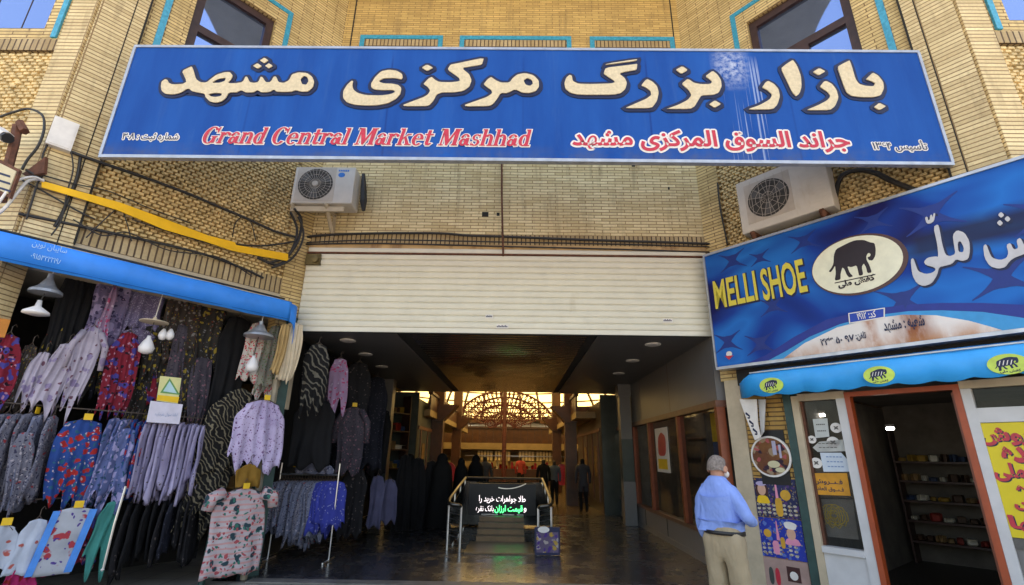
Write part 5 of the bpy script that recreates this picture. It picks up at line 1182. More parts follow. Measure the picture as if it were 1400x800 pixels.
def cloth(name,label,cat,fr,u0,u1,vt,vb,w,mat,top=.62,folds=5,amp=.035,jag=.06,skew=0,group=None,nx=26,ny=16,hang=True,tag=False,sleeve=False,seed=None,thk=.02):
    r=random.Random(seed if seed is not None else rc.random()*1e6)
    W=abs(u1-u0); uc=(u0+u1)/2; ph=[r.uniform(0,6.28) for _ in range(6)]
    t_=thing(name,label,cat,fr.p(uc,vb,w),group)
    def pt(s,t,k):
        tt=min(1,t*4); hw=top+(1-top)*(tt*tt*(3-2*tt)); hw*=1+.06*math.sin(3*t+ph[0])
        nz=mnoise.noise(Vector((s*folds*.55+ph[3],t*1.4+ph[4],ph[5]))); nz2=mnoise.noise(Vector((s*folds*1.3+ph[1]+t*1.2,t*2.2,ph[2])))
        fl=amp*(.25+.75*t)*(.55*math.sin(folds*math.pi*s+ph[1]+1.6*nz)+1.5*nz+.8*nz2)
        sag=.10*W*abs(s)**1.4*(1-t)**3
        hem=jag*t**6*(.6*math.sin(folds*.8*math.pi*s+ph[3])+1.6*mnoise.noise(Vector((s*folds*.9,ph[0],0)))+.5*nz2)
        return fr.p(uc+s*W/2*hw*(1+.10*mnoise.noise(Vector((t*2.5,ph[2],s*.5))))+skew*t+.03*math.sin(4*t+ph[5]+s)*t,vt+(vb-vt)*t-sag+hem,w+fl+k)
    V=[];Fs=[]
    for k in (thk/2,-thk/2):
        for j in range(ny+1):
            for i in range(nx+1): V.append(pt(-1+2*i/nx,j/ny,k*(1 if 0<i<nx else .2)))
    n1=(nx+1)*(ny+1); idx=lambda i,j,b:b*n1+j*(nx+1)+i
    for j in range(ny):
        for i in range(nx):
            Fs.append((idx(i,j,0),idx(i,j+1,0),idx(i+1,j+1,0),idx(i+1,j,0))); Fs.append((idx(i,j,1),idx(i+1,j,1),idx(i+1,j+1,1),idx(i,j+1,1)))
    for j in range(ny):
        for i in (0,nx):
            q=(idx(i,j,0),idx(i,j,1),idx(i,j+1,1),idx(i,j+1,0)); Fs.append(q if i==0 else q[::-1])
    for i in range(nx):
        for j in (0,ny):
            q=(idx(i,j,0),idx(i+1,j,0),idx(i+1,j,1),idx(i,j,1)); Fs.append(q if j==0 else q[::-1])
    mb=MB(); mb.add(V,Fs); mb.build('cloth',mat,t_,smooth=True)
    if sleeve:
        for s in (-1,1):
            mb=MB(); L=(vt-vb)*(.55 if sleeve is True else sleeve); pts=[fr.p(uc+s*W*.5*top*.92,vt-.06,w),fr.p(uc+s*W*.56,vt-L*.45,w+.03),fr.p(uc+s*W*.60,vt-L,w+.02)]
            mb.tube(pts,[W*.13,W*.12,W*.10],8); mb.build('sleeve',mat,t_,smooth=True)
    if hang: hanger(fr,uc,vt,w,W*top,t_)
    if tag: MB().box(fr,uc-.03,uc+.05,vt-.005,vt+.065,w+amp+.02,w+amp+.016).build('price_tag',TAG,t_)
    return t_
def pcloth(name,label,cat,fr,w,x0,x1,y0,y1,mat,**k):
    # rectangle of the photo laid on a plane of the shop
    xm=(x0+x1)/2; ym=(y0+y1)/2
    (ua,_),(ub,_)=fr.uv(x0,ym,w),fr.uv(x1,ym,w); _,vt=fr.uv(xm,y0,w); _,vb=fr.uv(xm,y1,w)
    return cloth(name,label,cat,fr,ua,ub,vt,vb,w,mat,**k)
# upper row
pcloth('cloak','long plain black cloak hung at the outer end of the clothes shop','cloak',LS,-.25,66,102,362,530,FB['black'],folds=4,jag=.15,top=.8)
pcloth('cloak','long plain black cloak hung next to the purple shawl','cloak',LS,-.30,95,132,372,520,FB['black'],folds=4,jag=.15,top=.9)
pcloth('shawl','purple grey printed shawl under the awning','shawl',LS,-.20,120,172,380,480,FB['purple'],folds=5,top=1,jag=.1,hang=False)
pcloth('shawl','violet shawl with small pale dots under the awning','shawl',LS,-.24,165,222,390,452,FB['dots'],folds=5,top=1,jag=.06,hang=False)
pcloth('shawl','pink violet rolled shawl hanging over the purple grey one','shawl',LS,-.12,140,154,388,470,FB['pinkl'],folds=2,top=.5,jag=.05,hang=False)
pcloth('shawl','violet checked shawl corner under the dotted shawl','shawl',LS,-.16,165,212,448,478,FB['dots'],folds=3,top=.6,jag=.12,hang=False)
pcloth('blouse','white lilac flowered blouse with slanting hem below the black cloaks','blouse',LS,-.08,92,134,445,555,FB['white'],folds=4,jag=.16,skew=-.05,sleeve=True)
pcloth('blouse','white lilac flowered blouse with wide pointed hem left of another','blouse',LS,-.05,62,98,468,560,FB['white'],folds=3,jag=.2,skew=-.08)
pcloth('blouse','pale lilac blouse half hidden at the outer end of the upper row','blouse',LS,-.12,36,66,480,552,FB['white'],folds=3,jag=.15,skew=-.04)
pcloth('dress','red and purple flowered dress in the upper row','dress',LS,-.12,140,186,452,566,FB['red'],folds=5,jag=.08,top=.5)
pcloth('dress','dark dress with yellow flowers behind the hanging bulb','dress',LS,-.3,180,232,432,580,FB['yel'],folds=5,jag=.05,top=.8)
pcloth('dress','dark dress with yellow flowers under the dotted shawl edge','dress',LS,-.34,218,262,400,578,FB['yel'],folds=4,jag=.05,top=.8)
pcloth('shawl','grey brown figured shawl under the awning middle','shawl',LS,-.22,222,272,405,480,FB['brown'],folds=5,jag=.08,top=1,hang=False)
pcloth('shawl','yellow figured shawl beside the black gown','shawl',LS,-.26,262,304,418,500,FB['yel'],folds=4,jag=.1,top=1,hang=False)
pcloth('shawl','long grey brown figured shawl beside the white card','shawl',LS,-.34,244,285,470,590,FB['brown'],folds=5,jag=.06,top=.9,hang=False)
pcloth('gown','narrow black gown hung before the passage corner','gown',LS,-.22,288,334,430,600,FB['black'],folds=3,jag=.08,top=.6)
pcloth('gown','black gown hidden behind the zigzag scarf','gown',LS,-.45,262,300,440,640,FB['black'],folds=3,jag=.05,top=.8)
pcloth('blouse','multicoloured blouse at the outermost edge of the clothes shop','blouse',LS,-.1,-30,22,455,560,FB['red'],folds=3,jag=.1)
pcloth('blouse','dark patterned blouse beside the outermost edge','blouse',LS,-.16,14,44,470,562,FB['brown'],folds=3,jag=.1)
MB().box(LS,-3.32,-3.14,2.72,2.92,-.05,-.25).build('bag_bundle',plain('orange_bundle',(.55,.2,.03),.7),label='orange folded bundle at the outer brick pier of the clothes shop',cat='bundle')
for i in range(22):
    x0=60+rc.random()*215; y0=395+.24*(x0-60)+rc.uniform(-8,60); wd_=rc.uniform(14,30)
    pcloth('scarf','dark printed scarf packed behind the upper row of the clothes shop','scarf',LS,-.42+rc.uniform(-.05,.22),x0,x0+wd_,y0,y0+rc.uniform(50,130),rc.choice([FB['brown'],FB['yel'],FB['dpat'],FB['purple'],FB['navy'],FB['red'],FB['dgrey']]),folds=rc.choice((2,3)),jag=.12,top=rc.uniform(.5,1),skew=rc.uniform(-.1,.1),hang=False,group='dark printed scarves behind the upper row',nx=14,ny=10)
for i in range(14):
    x0=408+rc.random()*110; y0=470+.5*(x0-408)+rc.uniform(-5,60)
    f=Fr((0,8.6+(x0-408)/110*4+.3,0),(1,.25,0)); wd_=rc.uniform(12,24)
    pcloth('scarf','dim printed scarf packed along the clothes side of the passage','scarf',f,0,x0,x0+wd_,y0,y0+rc.uniform(60,120),rc.choice([FB['dpat'],FB['navy'],FB['dgrey'],FB['black'],FB['brown']]),folds=2,jag=.1,top=rc.uniform(.5,.9),skew=rc.uniform(-.06,.06),hang=False,group='dim printed scarves in the passage',nx=12,ny=8)
# rails
def rail(label,P,name='clothes_rail'): 
    t_=thing(name,label,'rail',P[0]); MB().tube(P,.009,6).build('bar',HW,t_)
    for p in (P[0],P[-1]): MB().tube([p,p+Vector((0,0,.18))],.008,5).build('hook',M_STEEL,t_)
    return t_
rail('long middle clothes rail of the clothes shop',[LS.p(-3.4,2.06,-.10),LS.p(-.95,2.0,-.10)])
rail('low clothes rail of the clothes shop',[LS.p(-3.2,1.07,-.05),LS.p(-1.0,1.08,-.12)])
def row(fr,ua,ub,n,vt,vb,w,mats,label,group,deg=58,wd=.42,cat='blouse',name='blouse',amp=.02,jag=.07,tags=()):
    for i in range(n):
        u=ua+(ub-ua)*(i+.5)/n; f=fr.off(u,0,w,deg+rc.uniform(-8,8))
        cloth(name,label,cat,f,-wd/2*rc.uniform(.8,1.1),wd/2*rc.uniform(.8,1.1),vt+rc.uniform(-.015,.015),vb+rc.uniform(-.12,.12),0,rc.choice(mats),top=rc.uniform(.6,.85),skew=rc.uniform(-.07,.07),folds=rc.choice((2,3,4)),amp=amp*rc.uniform(.8,1.8),jag=jag,group=group,nx=16,ny=10,tag=i in tags,thk=.03)
row(LS,-3.35,-2.5,9,1.95,1.12,-.08,[FB['greyfl'],FB['greyfl'],FB['blueg']],'grey flowered blouse packed edge-on at the outer part of the middle rail','grey flowered blouses on the middle rail',tags=(6,))
pcloth('blouse','grey blouse with swirl print hanging lowest on the middle rail','blouse',LS,.1,4,36,590,696,FB['greyfl'],folds=3,jag=.15,skew=.05,hang=False)
pcloth('skirt','deep blue blouse with red flowers facing out on the middle rail','blouse',LS,.06,70,131,573,688,FB['blue'],folds=4,jag=.10,top=.8,tag=True)
row(LS,-2.02,-1.62,6,1.94,1.10,-.06,[FB['teal'],FB['blue'],FB['teal']],'blue lavender blouse packed edge-on beside the red-flowered one','blue lavender blouses on the middle rail')
pcloth('blouse','lavender blouse with swept hem facing out on the middle rail','blouse',LS,.08,140,182,585,690,FB['teal'],folds=3,jag=.12,skew=-.08)
row(LS,-1.64,-.98,12,1.93,1.10,-.06,[FB['lav']],'pale lavender blouse packed edge-on at the inner part of the middle rail','lavender blouses on the middle rail',wd=.4,tags=(2,))
# low row
pcloth('shirt','white child shirt with dark blue hem at the outermost low rail','shirt',LS,.1,-34,24,718,782,FB['babyw'],folds=2,jag=.03,amp=.02,tag=True)
pcloth('shirt','white child shirt with magenta hem on the low rail','shirt',LS,.12,22,62,710,784,FB['babyw'],folds=2,jag=.02,amp=.02,skew=-.02)
pcloth('skirt','magenta frilled skirt under the white child shirt','skirt',LS,.10,8,48,776,808,FB['mag'],folds=4,jag=.03,hang=False,top=.9)
pcloth('shirt','red child shirt behind the blue-bordered one','shirt',LS,.02,48,100,705,786,FB['mag'],folds=2,jag=.02,skew=-.05)
a=pcloth('shirt','white flowered child top with bright blue border on the low rail','shirt',LS,.14,66,118,694,784,fabric('white_red_flower_cloth',(.48,.50,.56),[((.5,.06,.08),8,.36),((.1,.06,.3),14,.25)]),folds=1,jag=.01,amp=.008,skew=-.08,top=.95,tag=True)
for x0,x1 in ((62,72),(112,122)):
    (ua,_),(ub,_)=LS.uv(x0,738,.15),LS.uv(x1,738,.15); v0=LS.uv(92,782,.15)[1]; v1=LS.uv(92,698,.15)[1]
    MB().prism(LS,[(ua-.085,v0),(ub-.085,v0),(ub,v1),(ua,v1)],.145,.165).build('border',plain('bright_blue_border',(.05,.25,.7),.8) if 'bright_blue_border' not in MT else MT['bright_blue_border'],a)
pcloth('scarf','dark pink and brown scarf beside the blue-bordered child top','scarf',LS,.05,114,136,700,770,FB['red'],folds=2,jag=.08,hang=False)
pcloth('scarf','teal green scarf with pointed end on the low rail','scarf',LS,.10,130,158,686,768,FB['mint'],folds=2,jag=.2,top=.5,hang=False,skew=-.05)
row(LS,-1.66,-.85,9,1.0,.34,-.10,[FB['dpat'],FB['black'],FB['navy']],'dark figured garment packed edge-on at the inner end of the low rail','dark garments on the low rail',cat='garment',name='garment')
po_=thing('prop_pole','slanting chrome prop pole standing among the low rail clothes','pole',LS.p(-1.85,.1,.2))
MB().tube([LS.p(*LS.uv(172,665,.22),.22),LS.p(*LS.uv(156,718,.24),.24),LS.p(*LS.uv(141,778,.26),.26)],.012,6).build('tube',M_STEEL,po_); MB().lathe(LS.p(*LS.uv(140,779,.26),.26),[(.0,-.02),(.02,0),(0,.02)],8).build('foot',M_OUTW,po_)
# corner display
pcloth('scarf','black scarf with cream zigzag stripes draped slantwise at the corner','scarf',LS,.02,285,352,530,650,FB['zig'],folds=4,jag=.1,top=.5,skew=-.18,hang=False)
pcloth('scarf','black scarf with cream marks trailing below the zigzag one','scarf',LS,.0,258,312,630,720,FB['zig'],folds=3,jag=.15,skew=-.12,hang=False)
pcloth('child_dress','red and white patterned child dress under the corner lamp','dress',LS,.06,333,362,440,520,FB['redw'],folds=3,jag=.06,top=.6)
pcloth('child_dress','grey green patterned child dress beside the red and white one','dress',LS,.10,358,387,444,532,FB['olive'],folds=3,jag=.06,top=.6)
pcloth('child_dress','red and white child dress peeping out under the grey green one','dress',LS,.04,348,384,488,545,FB['redw'],folds=3,jag=.1,top=.7,hang=False)
pcloth('blouse','bright lavender blouse with pointed hem on the corner display','blouse',LS,.24,316,388,546,640,FB['lavfl'],folds=5,jag=.13,top=.7,amp=.05,tag=True)
a=pcloth('blouse','white top printed with dark and red figures at the corner, lowest on display','blouse',LS,.34,284,360,668,786,FB['top'],folds=3,jag=.02,top=.78,amp=.02,tag=True,sleeve=.24)
mb=MB(); 
k=pcloth('blouse','ochre folded blouse between the lavender one and the printed top','blouse',LS,.28,322,356,634,668,fabric('ochre_cloth',(.30,.16,.03)),folds=2,jag=.02,top=.5,hang=True)
MB().tube([LS.p(-.25,0,.12),LS.p(-.25,2.6,.12)],.045,8).build('display_pole',plain('greyish_pole',(.28,.24,.18),.5),label='pale display pole at the passage corner holding clothes',cat='pole')
MB().tube([LS.p(-.75,0,.10),LS.p(-.72,1.1,.10)],.04,8).build('display_pole',M_GREEN,label='short dark green display pole under the zigzag scarf',cat='pole')
pcloth('awning_lining','bundled cream awning lining hanging pleated at the passage corner','cloth',LS,.30,386,412,440,520,M_CREAMCL,folds=6,amp=.045,jag=.06,top=.8,hang=False,skew=-.06)
pcloth('awning_lining','ochre edged fold of lining hanging beside the cream bundle','cloth',LS,.34,379,394,442,510,plain('ochre_canvas',(.42,.28,.12),.8,0,.2,3,.1),folds=3,amp=.03,jag=.05,top=.9,hang=False,skew=-.05)
# lamps
M_TINSH=plain('grey_enamel',(.30,.32,.36),.3,.3,.2); M_BULB=plain('white_bulb',(.75,.74,.76),.3,0,.05)
def lamp(label,xs,xb,w,shade,rb,mat=None,flat_=False):
    (u,v_)=LS.uv(*xs,w); t_=thing('hanging_lamp',label,'lamp',LS.p(u,v_,w)); r=abs(LS.uv(xs[0]+shade/2,xs[1],w)[0]-LS.uv(xs[0]-shade/2,xs[1],w)[0])/2
    c=LS.p(u,v_,w)
    if flat_: prof=[(r,-.008),(r,.0),(r*.2,.02),(.015,.06)]
    else: prof=[(r,-.03),(r*.97,-.0),(r*.55,.05),(r*.3,.12),(.03,.15),(.03,.2)]
    o=MB().lathe(c,prof,24).build('lamp_shade',mat or M_TINSH,t_,smooth=False)
    MB().tube([c+Vector((0,0,.06)),c+Vector((.03,0,3.72-v_ if v_<3.6 else .3))],.006,5).build('cord',M_OUTW,t_)
    if xb:
        ub,vb=LS.uv(*xb,w); cb=LS.p(ub,vb,w)
        MB().tube([cb+Vector((0,0,.08)),c],.005,5).build('wire',M_WIRE,t_)
        if rb=='cfl': MB().lathe(cb,[(.02,.12),(.03,.05),(.115,-.01),(.12,-.035),(.06,-.05),(0,-.05)],20).build('bulb',M_BULB,t_,smooth=True)
        else: MB().lathe(cb,[(.02,.12),(.025,.09),(.055,.04),(.085,-.03),(.075,-.085),(.03,-.11),(0,-.112)],20).build('bulb',M_BULB,t_,smooth=True)
    return t_
lamp('grey enamel lamp with flared bulb at the outer end of the clothes shop',(63,398),(50,425),.12,52,'cfl')
lamp('beige disc lamp with round bulb in the middle of the clothes shop',(211,440),(201,472),.12,42,'b',M_CREAMCL,True)
lamp('small grey lamp with white bulb before the red and white child dress',(354,458),(345,498),.28,40,'b')
t_=thing('hanging_lamp','pair of small clear bulbs hung beside the beige disc lamp','lamp',LS.p(-1.7,2.8,.1))
for x in (222,232):
    c=LS.p(*LS.uv(x,460,.1),.1); MB().lathe(c,[(.012,.1),(.045,.04),(.05,0),(.03,-.04),(0,-.05)],14).build('bulb',M_BULB,t_,smooth=True)
MB().tube([LS.p(*LS.uv(227,455,.1),.1),LS.p(*LS.uv(228,425,.1),.1)],.005,5).build('wire',M_WIRE,t_)
# cards
def lcard(label,P,mat,w,nm='notice'):
    q=px(LS,P,0,0,1,w); t_=thing(nm,label,'notice',LS.p(q[0][0],min(a[1] for a in q),w)); MB().prism(LS,q,w-.004,w).build('card',mat,t_); return t_,q
t_,q=lcard('yellow and white warning card hung in the clothes shop',[(219,514),(248,517),(243,552),(214,548)],flat('pale_yellow_card',(.66,.64,.30),.5),.14)
MB().prism(LS,px(LS,[(232,517),(246,540),(219,537)],0,0,1,.142),.141,.143).build('printed_triangle',flat('leaf_green',(.12,.3,.1)),t_); MB().prism(LS,px(LS,[(232,521),(242,538),(223,535)],0,0,1,.145),.144,.145).build('printed_triangle',flat('aqua_print',(.4,.62,.68)),t_)
MB().prism(LS,px(LS,[(216,540),(245,543),(243,551),(214,547)],0,0,1,.142),.141,.143).build('printed_band',M_YEL,t_)
t_,q=lcard('white handwritten card hung under the yellow warning card',[(206,548),(250,553),(245,580),(200,577)],flat('lilac_white_card',(.62,.60,.72),.5),.15)
mb=MB(); ua,va=LS.uv(211,569,.152); ub,_=LS.uv(242,570,.152); text(mb,LS,'لطفا سوال نفرمایید',ua,ub,va,va+.05,.152,-.005,True); mb.build('lettering',MT['faint_blue'],t_)
# rack at the passage mouth
RK=thing('clothes_rack','chrome clothes rack standing at the passage mouth with grey blue blouses','rack',(-3.3,8.4,0))
CK=Fr((0,8.4,0),(1,0,0))
MB().tube([(-3.78,8.4,1.25),(-2.84,8.4,1.25)],.015,8).build('bar',M_STEEL,RK)
for x in (-3.78,-2.84): MB().tube([(x,8.4,0),(x,8.4,1.42)],.014,8).build('leg',M_STEEL,RK); MB().tube([(x,8.15,.02),(x,8.65,.02)],.014,8).build('foot',M_STEEL,RK)
MB().box(CK,-3.57,-3.42,1.36,1.48,.06,.055).build('price_tag',TAG,RK)
for i in range(20):
    f=CK.off(-3.74+.046*i,0,0,52+rc.uniform(-9,9)); blue_=i>=15
    cloth('blouse','royal blue blouse packed edge-on at the inner end of the rack' if blue_ else 'grey blue patterned blouse packed edge-on on the rack','blouse',f,-.2,.2,1.16,.28+.2*abs(i-9)/10+rc.uniform(-.08,.1),0,FB['royal'] if blue_ else FB[('blueg','greyfl','blueg')[i%3]],top=.7,folds=3,amp=.022,jag=.08,group='royal blue blouses on the rack' if blue_ else 'grey blue blouses on the rack',nx=14,ny=10,thk=.03)
pcloth('blouse','folded blue grey blouse lying across the top of the rack','blouse',CK,.05,405,455,632,648,FB['blueg'],folds=4,jag=.01,top=1,hang=False)
# passage side clothes, facing the street
def yc(name,label,cat,Y,x0,x1,y0,y1,mat,deg=0,**k):
    f=Fr((0,Y,0),(1,.25,0)); pcloth(name,label,cat,f,0,x0,x1,y0,y1,mat,**k)
yc('scarf','black scarf with grey chevrons high at the passage mouth','scarf',8.3,412,448,470,560,FB['zigd'],folds=3,jag=.1)
yc('gown','black gown hanging below the chevron scarf','gown',8.8,400,455,545,640,FB['black'],folds=3,jag=.05)
yc('shawl','pink and lilac shawl hung high on the clothes side of the passage','shawl',9.0,449,474,490,560,FB['pinkl'],folds=2,jag=.15,top=.7)
yc('blouse','long-sleeved grey pink dotted blouse on the clothes side of the passage','blouse',9.6,460,498,556,648,FB['dgrey'],folds=3,jag=.04,sleeve=True,tag=True)
yc('gown','dark patterned gown behind the pink and lilac shawl','gown',9.9,470,505,495,570,FB['dpat'],folds=3)
yc('gown','dark navy gown beside the pale high column','gown',11.0,494,526,515,640,FB['navy'],folds=3)
yc('gown','black gown deeper beside the pale high column','gown',11.6,508,532,560,650,FB['black'],folds=3)
yc('gown','dark patterned gown under the dotted blouse','gown',9.9,462,500,640,735,FB['dpat'],folds=4,jag=.05)
yc('blouse','grey lavender blouse on a low stand deep in the passage','blouse',10.6,504,524,650,722,FB['navy'] if 0 else fabric('dusk_lavender_cloth',(.11,.11,.2)),folds=2,jag=.05)
yc('blouse','second grey lavender blouse behind the first deep in the passage','blouse',11.0,520,542,655,715,MT['dusk_lavender_cloth'],folds=2,jag=.05)
for i,(x0,x1) in enumerate(((538,562),(556,580),(576,600))):
    yc('cloak','long black cloak on the dim passage rack, %s from the street'%('first','second','third')[i],'cloak',12.2+.3*i,x0,x1,622+4*i,748-6*i,FB['black'],folds=3,jag=.03,group='black cloaks on the dim passage rack')
shelf('goods_shelf','dim shelf of amber goods deep on the clothes side of the passage',Fr((-3.9,14.6,0),(.8,-.35,0)) if 0 else Fr((-3.9,13.3,0),(.5,.9,0)),0,1.7,(1.2,1.7,2.2,2.7),.3,.9)
# goods in the gallery shops
for s,x0 in ((1,3.55),(-1,-4.35)):
    for i in range(5):
        f=Fr((x0+s*.28*i,19.5+.25*i,0),(1,0,0))
        cloth('garment','%s garment hung in the raised gallery shop on the %s side of the hall'%(('red','dark','red','salmon','dark')[i],'glass shop' if s>0 else 'clothes'),'garment',f,-.17,.17,2.25,1.3,0,(M_REDC,M_DKC,M_REDC,M_PINKC,M_DKC)[i],folds=2,jag=.03,nx=8,ny=6,hang=False,group='garments in the %s gallery shop'%('glass side' if s>0 else 'clothes side'))

# ================================================================== PEOPLE
def skin(name,J,Ed,mat,parent,sub=2,mats=None,pick=None,wrinkle=0):
    me=bpy.data.meshes.new(name); keys=list(J); ix={k:i for i,k in enumerate(keys)}; org=WL[parent]
    me.from_pydata([Vector(J[k][0])-org for k in keys],[(ix[a],ix[b_]) for a,b_ in Ed],[])
    o=bpy.data.objects.new(name,me); COL.objects.link(o)
    sm=o.modifiers.new('skin','SKIN'); sm.use_smooth_shade=True
    for i,k in enumerate(keys):
        sv_=me.skin_vertices[0].data[i]; r=J[k][1]; sv_.radius=r if isinstance(r,tuple) else (r,r)
        sv_.use_root=(i==0)
    s=o.modifiers.new('sub','SUBSURF'); s.levels=sub; s.render_levels=sub
    bpy.context.view_layer.update()
    m2=bpy.data.meshes.new_from_object(o.evaluated_get(bpy.context.evaluated_depsgraph_get()))
    o.modifiers.clear(); o.data=m2; bpy.data.meshes.remove(me); m2.name=name
    m2.materials.clear()
    for k in (mats or [mat]): m2.materials.append(k)
    for p in m2.polygons:
        p.use_smooth=True
        if pick: p.material_index=pick(p.center+org)
        else: p.material_index=0
    if wrinkle:
        for v_ in m2.vertices:
            c=v_.co+org; k=mnoise.noise(Vector((c.x*9,c.y*9,c.z*5)))+.6*math.sin(c.z*38+6*math.sin(c.x*9+c.y*7)+3*mnoise.noise(c*4))*mnoise.noise(c*5+Vector((3,1,2)))*2
            v_.co+=v_.normal*wrinkle*k
    o.parent=parent; WL[o]=org
    return o
M_SHIRT=plain('pale_blue_shirt',(.20,.32,.72),.75,0,.07,5,.25); M_TROU=plain('khaki_trousers',(.34,.27,.175),.8,0,.1,5,.25)
mt=MT['pale_blue_shirt'];t=mt.node_tree;b=t.nodes['Principled BSDF']; bump(t,b,noise(t,coords(t,False,False,(1,1,.5)),7,3),.6,.06)
mt=MT['khaki_trousers'];t=mt.node_tree;b=t.nodes['Principled BSDF']; bump(t,b,noise(t,coords(t,False,False,(1.6,1.6,.5)),6,3),.6,.06)
M_GHAIR=plain('grey_hair',(.20,.165,.145),.85,0,.45,45,.2); M_BELT=plain('black_leather',(.014,.012,.012),.4); M_BHAIR=plain('dark_hair',(.02,.015,.012),.6)
MAN=thing('person','grey haired man in a pale blue shirt and khaki trousers, seen from behind','person',(1.90,4.9,0))
hd=R_(46); mf=Vector((math.sin(hd),math.cos(hd),0)); mr=Vector((math.cos(hd),-math.sin(hd),0)); mo=Vector((1.90,4.9,0))
def mp(r,f,z): return mo+mr*r*.87+mf*f+Vector((0,0,z))
# body: one continuous figure
body={'pelvis':(mp(0,0,.93),(.13,.11)),'waist':(mp(0,.02,1.06),(.13,.11)),'chest':(mp(0,-.01,1.22),(.11,.08)),'neckb':(mp(0,-.02,1.36),.052),'neck':(mp(0,-.01,1.43),.058),'head':(mp(0,.015,1.50),(.075,.085)),'crown':(mp(0,.01,1.565),(.06,.075)),
 'ls':(mp(-.14,-.02,1.31),.05),'le':(mp(-.205,-.05,1.09),.042),'lw':(mp(-.215,.03,.87),.03),'lh':(mp(-.23,.055,.80),.036),
 'rs':(mp(.14,-.02,1.31),.05),'re':(mp(.27,-.04,1.10),.04),'rw':(mp(.22,.19,1.055),.028),'rh':(mp(.19,.26,1.06),.034),
 'lhip':(mp(-.09,0,.86),.10),'lk':(mp(-.10,.02,.47),.06),'la':(mp(-.11,-.01,.09),.045),'lt':(mp(-.12,.15,.035),.035),
 'rhip':(mp(.09,0,.86),.10),'rk':(mp(.11,.03,.47),.06),'ra':(mp(.12,.02,.09),.045),'rt':(mp(.14,.17,.035),.035)}
be=[('pelvis','waist'),('waist','chest'),('chest','neckb'),('neckb','neck'),('neck','head'),('head','crown'),('chest','ls'),('ls','le'),('le','lw'),('lw','lh'),('chest','rs'),('rs','re'),('re','rw'),('rw','rh'),('pelvis','lhip'),('lhip','lk'),('lk','la'),('la','lt'),('pelvis','rhip'),('rhip','rk'),('rk','ra'),('ra','rt')]
for hand,base,dr in (('l',mp(-.23,.055,.80),Vector((0,0,-1))),('r',mp(.19,.26,1.06),(mf-mr*.5).normalized())):
    side=mr if hand=='l' else Vector((0,0,1))
    sd_=mf if hand=='l' else Vector((0,0,1))
    for k,(off,ln) in enumerate(((-.027,.062),(-.009,.072),(.009,.068),(.027,.055))):
        a=base+sd_*off; body[hand+'f%d'%k]=(a+dr*.035,.0095); body[hand+'g%d'%k]=(a+dr*(.035+ln*.6)+ (mf*.012 if hand=='l' else -mr*.02),.0085); be+=[(hand+'h',hand+'f%d'%k),(hand+'f%d'%k,hand+'g%d'%k)]
    th=base+sd_*.03; body[hand+'t0']=(th+dr*.0+sd_*.018,.011); body[hand+'t1']=(th+dr*.035+sd_*.03,.009); be+=[(hand+'h',hand+'t0'),(hand+'t0',hand+'t1')]
bo=skin('body',body,be,M_SKIN,MAN,2)
# ears and nose joined to the head
mb=MB()
for s in (-1,1): mb.lathe(mp(s*.092,-.002,1.50),[(0,-.014),(.026,-.01),(.034,0),(.024,.01),(.012,.006),(0,.004)],12,0,mr*s+mf*-.3)
mb.lathe(mp(0,.108,1.50),[(0,-.02),(.014,-.005),(.012,.015),(0,.025)],8,0,Vector((0,0,1))); mb.build('ear',M_SKIN,MAN,smooth=True)
# hair cap
V=[];n=20;m_=8;hc=mp(0,.0,1.528)
for j in range(m_+1):
    th=math.pi*.5*(1-j/m_)-.55*(j/m_)*0
    for i in range(n):
        a=2*math.pi*i/n; fz=math.cos(a)     # forward component
        low=(-.038 if fz<-.3 else -.03+.04*(fz+.3)) if fz<.3 else .01+.03*fz
        zz=.098*math.cos(math.pi*.5*j/m_)+(low*(j/m_)**2)
        rr=math.sin(math.pi*.5*j/m_)
        jit=mnoise.noise(Vector((math.cos(a)*4,math.sin(a)*4,j*.9)))*.006; V.append(hc+mr*math.sin(a)*(.084+jit)*rr+mf*(fz*(.098+jit)*rr-.006)+Vector((0,0,zz+jit*2*(j==m_))))
mb=MB(); mb.add(V,[(j*n+i,(j+1)*n+i,(j+1)*n+(i+1)%n,j*n+(i+1)%n) for j in range(m_) for i in range(n)]); mb.build('hair',M_GHAIR,MAN,smooth=True)
mk=MB(); mk.lathe(mp(.045,.095,1.455),[(0,-.03),(.03,-.02),(.035,0),(.02,.025),(0,.03)],10,0,mf+mr*.3); mk.build('face_mask',M_OUTW,MAN,smooth=True)
shirt={'waist':(mp(0,.035,1.06),(.185,.165)),'belly':(mp(0,.03,1.15),(.185,.155)),'hem':(mp(0,.03,1.0),(.18,.157)),'hem2':(mp(0,.03,.968),(.176,.154)),'chest':(mp(0,-.01,1.26),(.165,.13)),'yoke':(mp(0,-.03,1.36),(.135,.11)),'collar':(mp(0,-.025,1.41),(.095,.09)),'collar2':(mp(0,-.02,1.45),(.08,.082)),
 'ls':(mp(-.15,-.02,1.32),.078),'lm':(mp(-.19,-.035,1.21),.07),'le':(mp(-.21,-.05,1.09),.06),'lf':(mp(-.22,.0,.97),.053),'lw':(mp(-.222,.035,.885),.043),
 'rs':(mp(.15,-.02,1.32),.078),'rm':(mp(.215,-.035,1.21),.068),'re':(mp(.275,-.04,1.10),.06),'rf':(mp(.265,.09,1.06),.052),'rw':(mp(.23,.18,1.055),.042)}
se=[('belly','waist'),('waist','hem'),('hem','hem2'),('belly','chest'),('chest','yoke'),('yoke','collar'),('collar','collar2'),('chest','ls'),('ls','lm'),('lm','le'),('le','lf'),('lf','lw'),('chest','rs'),('rs','rm'),('rm','re'),('re','rf'),('rf','rw')]
shirt={k:shirt[k] for k in ['belly']+[q for q in shirt if q!='belly']}
skin('shirt',shirt,se,M_SHIRT,MAN,3,wrinkle=.0085)
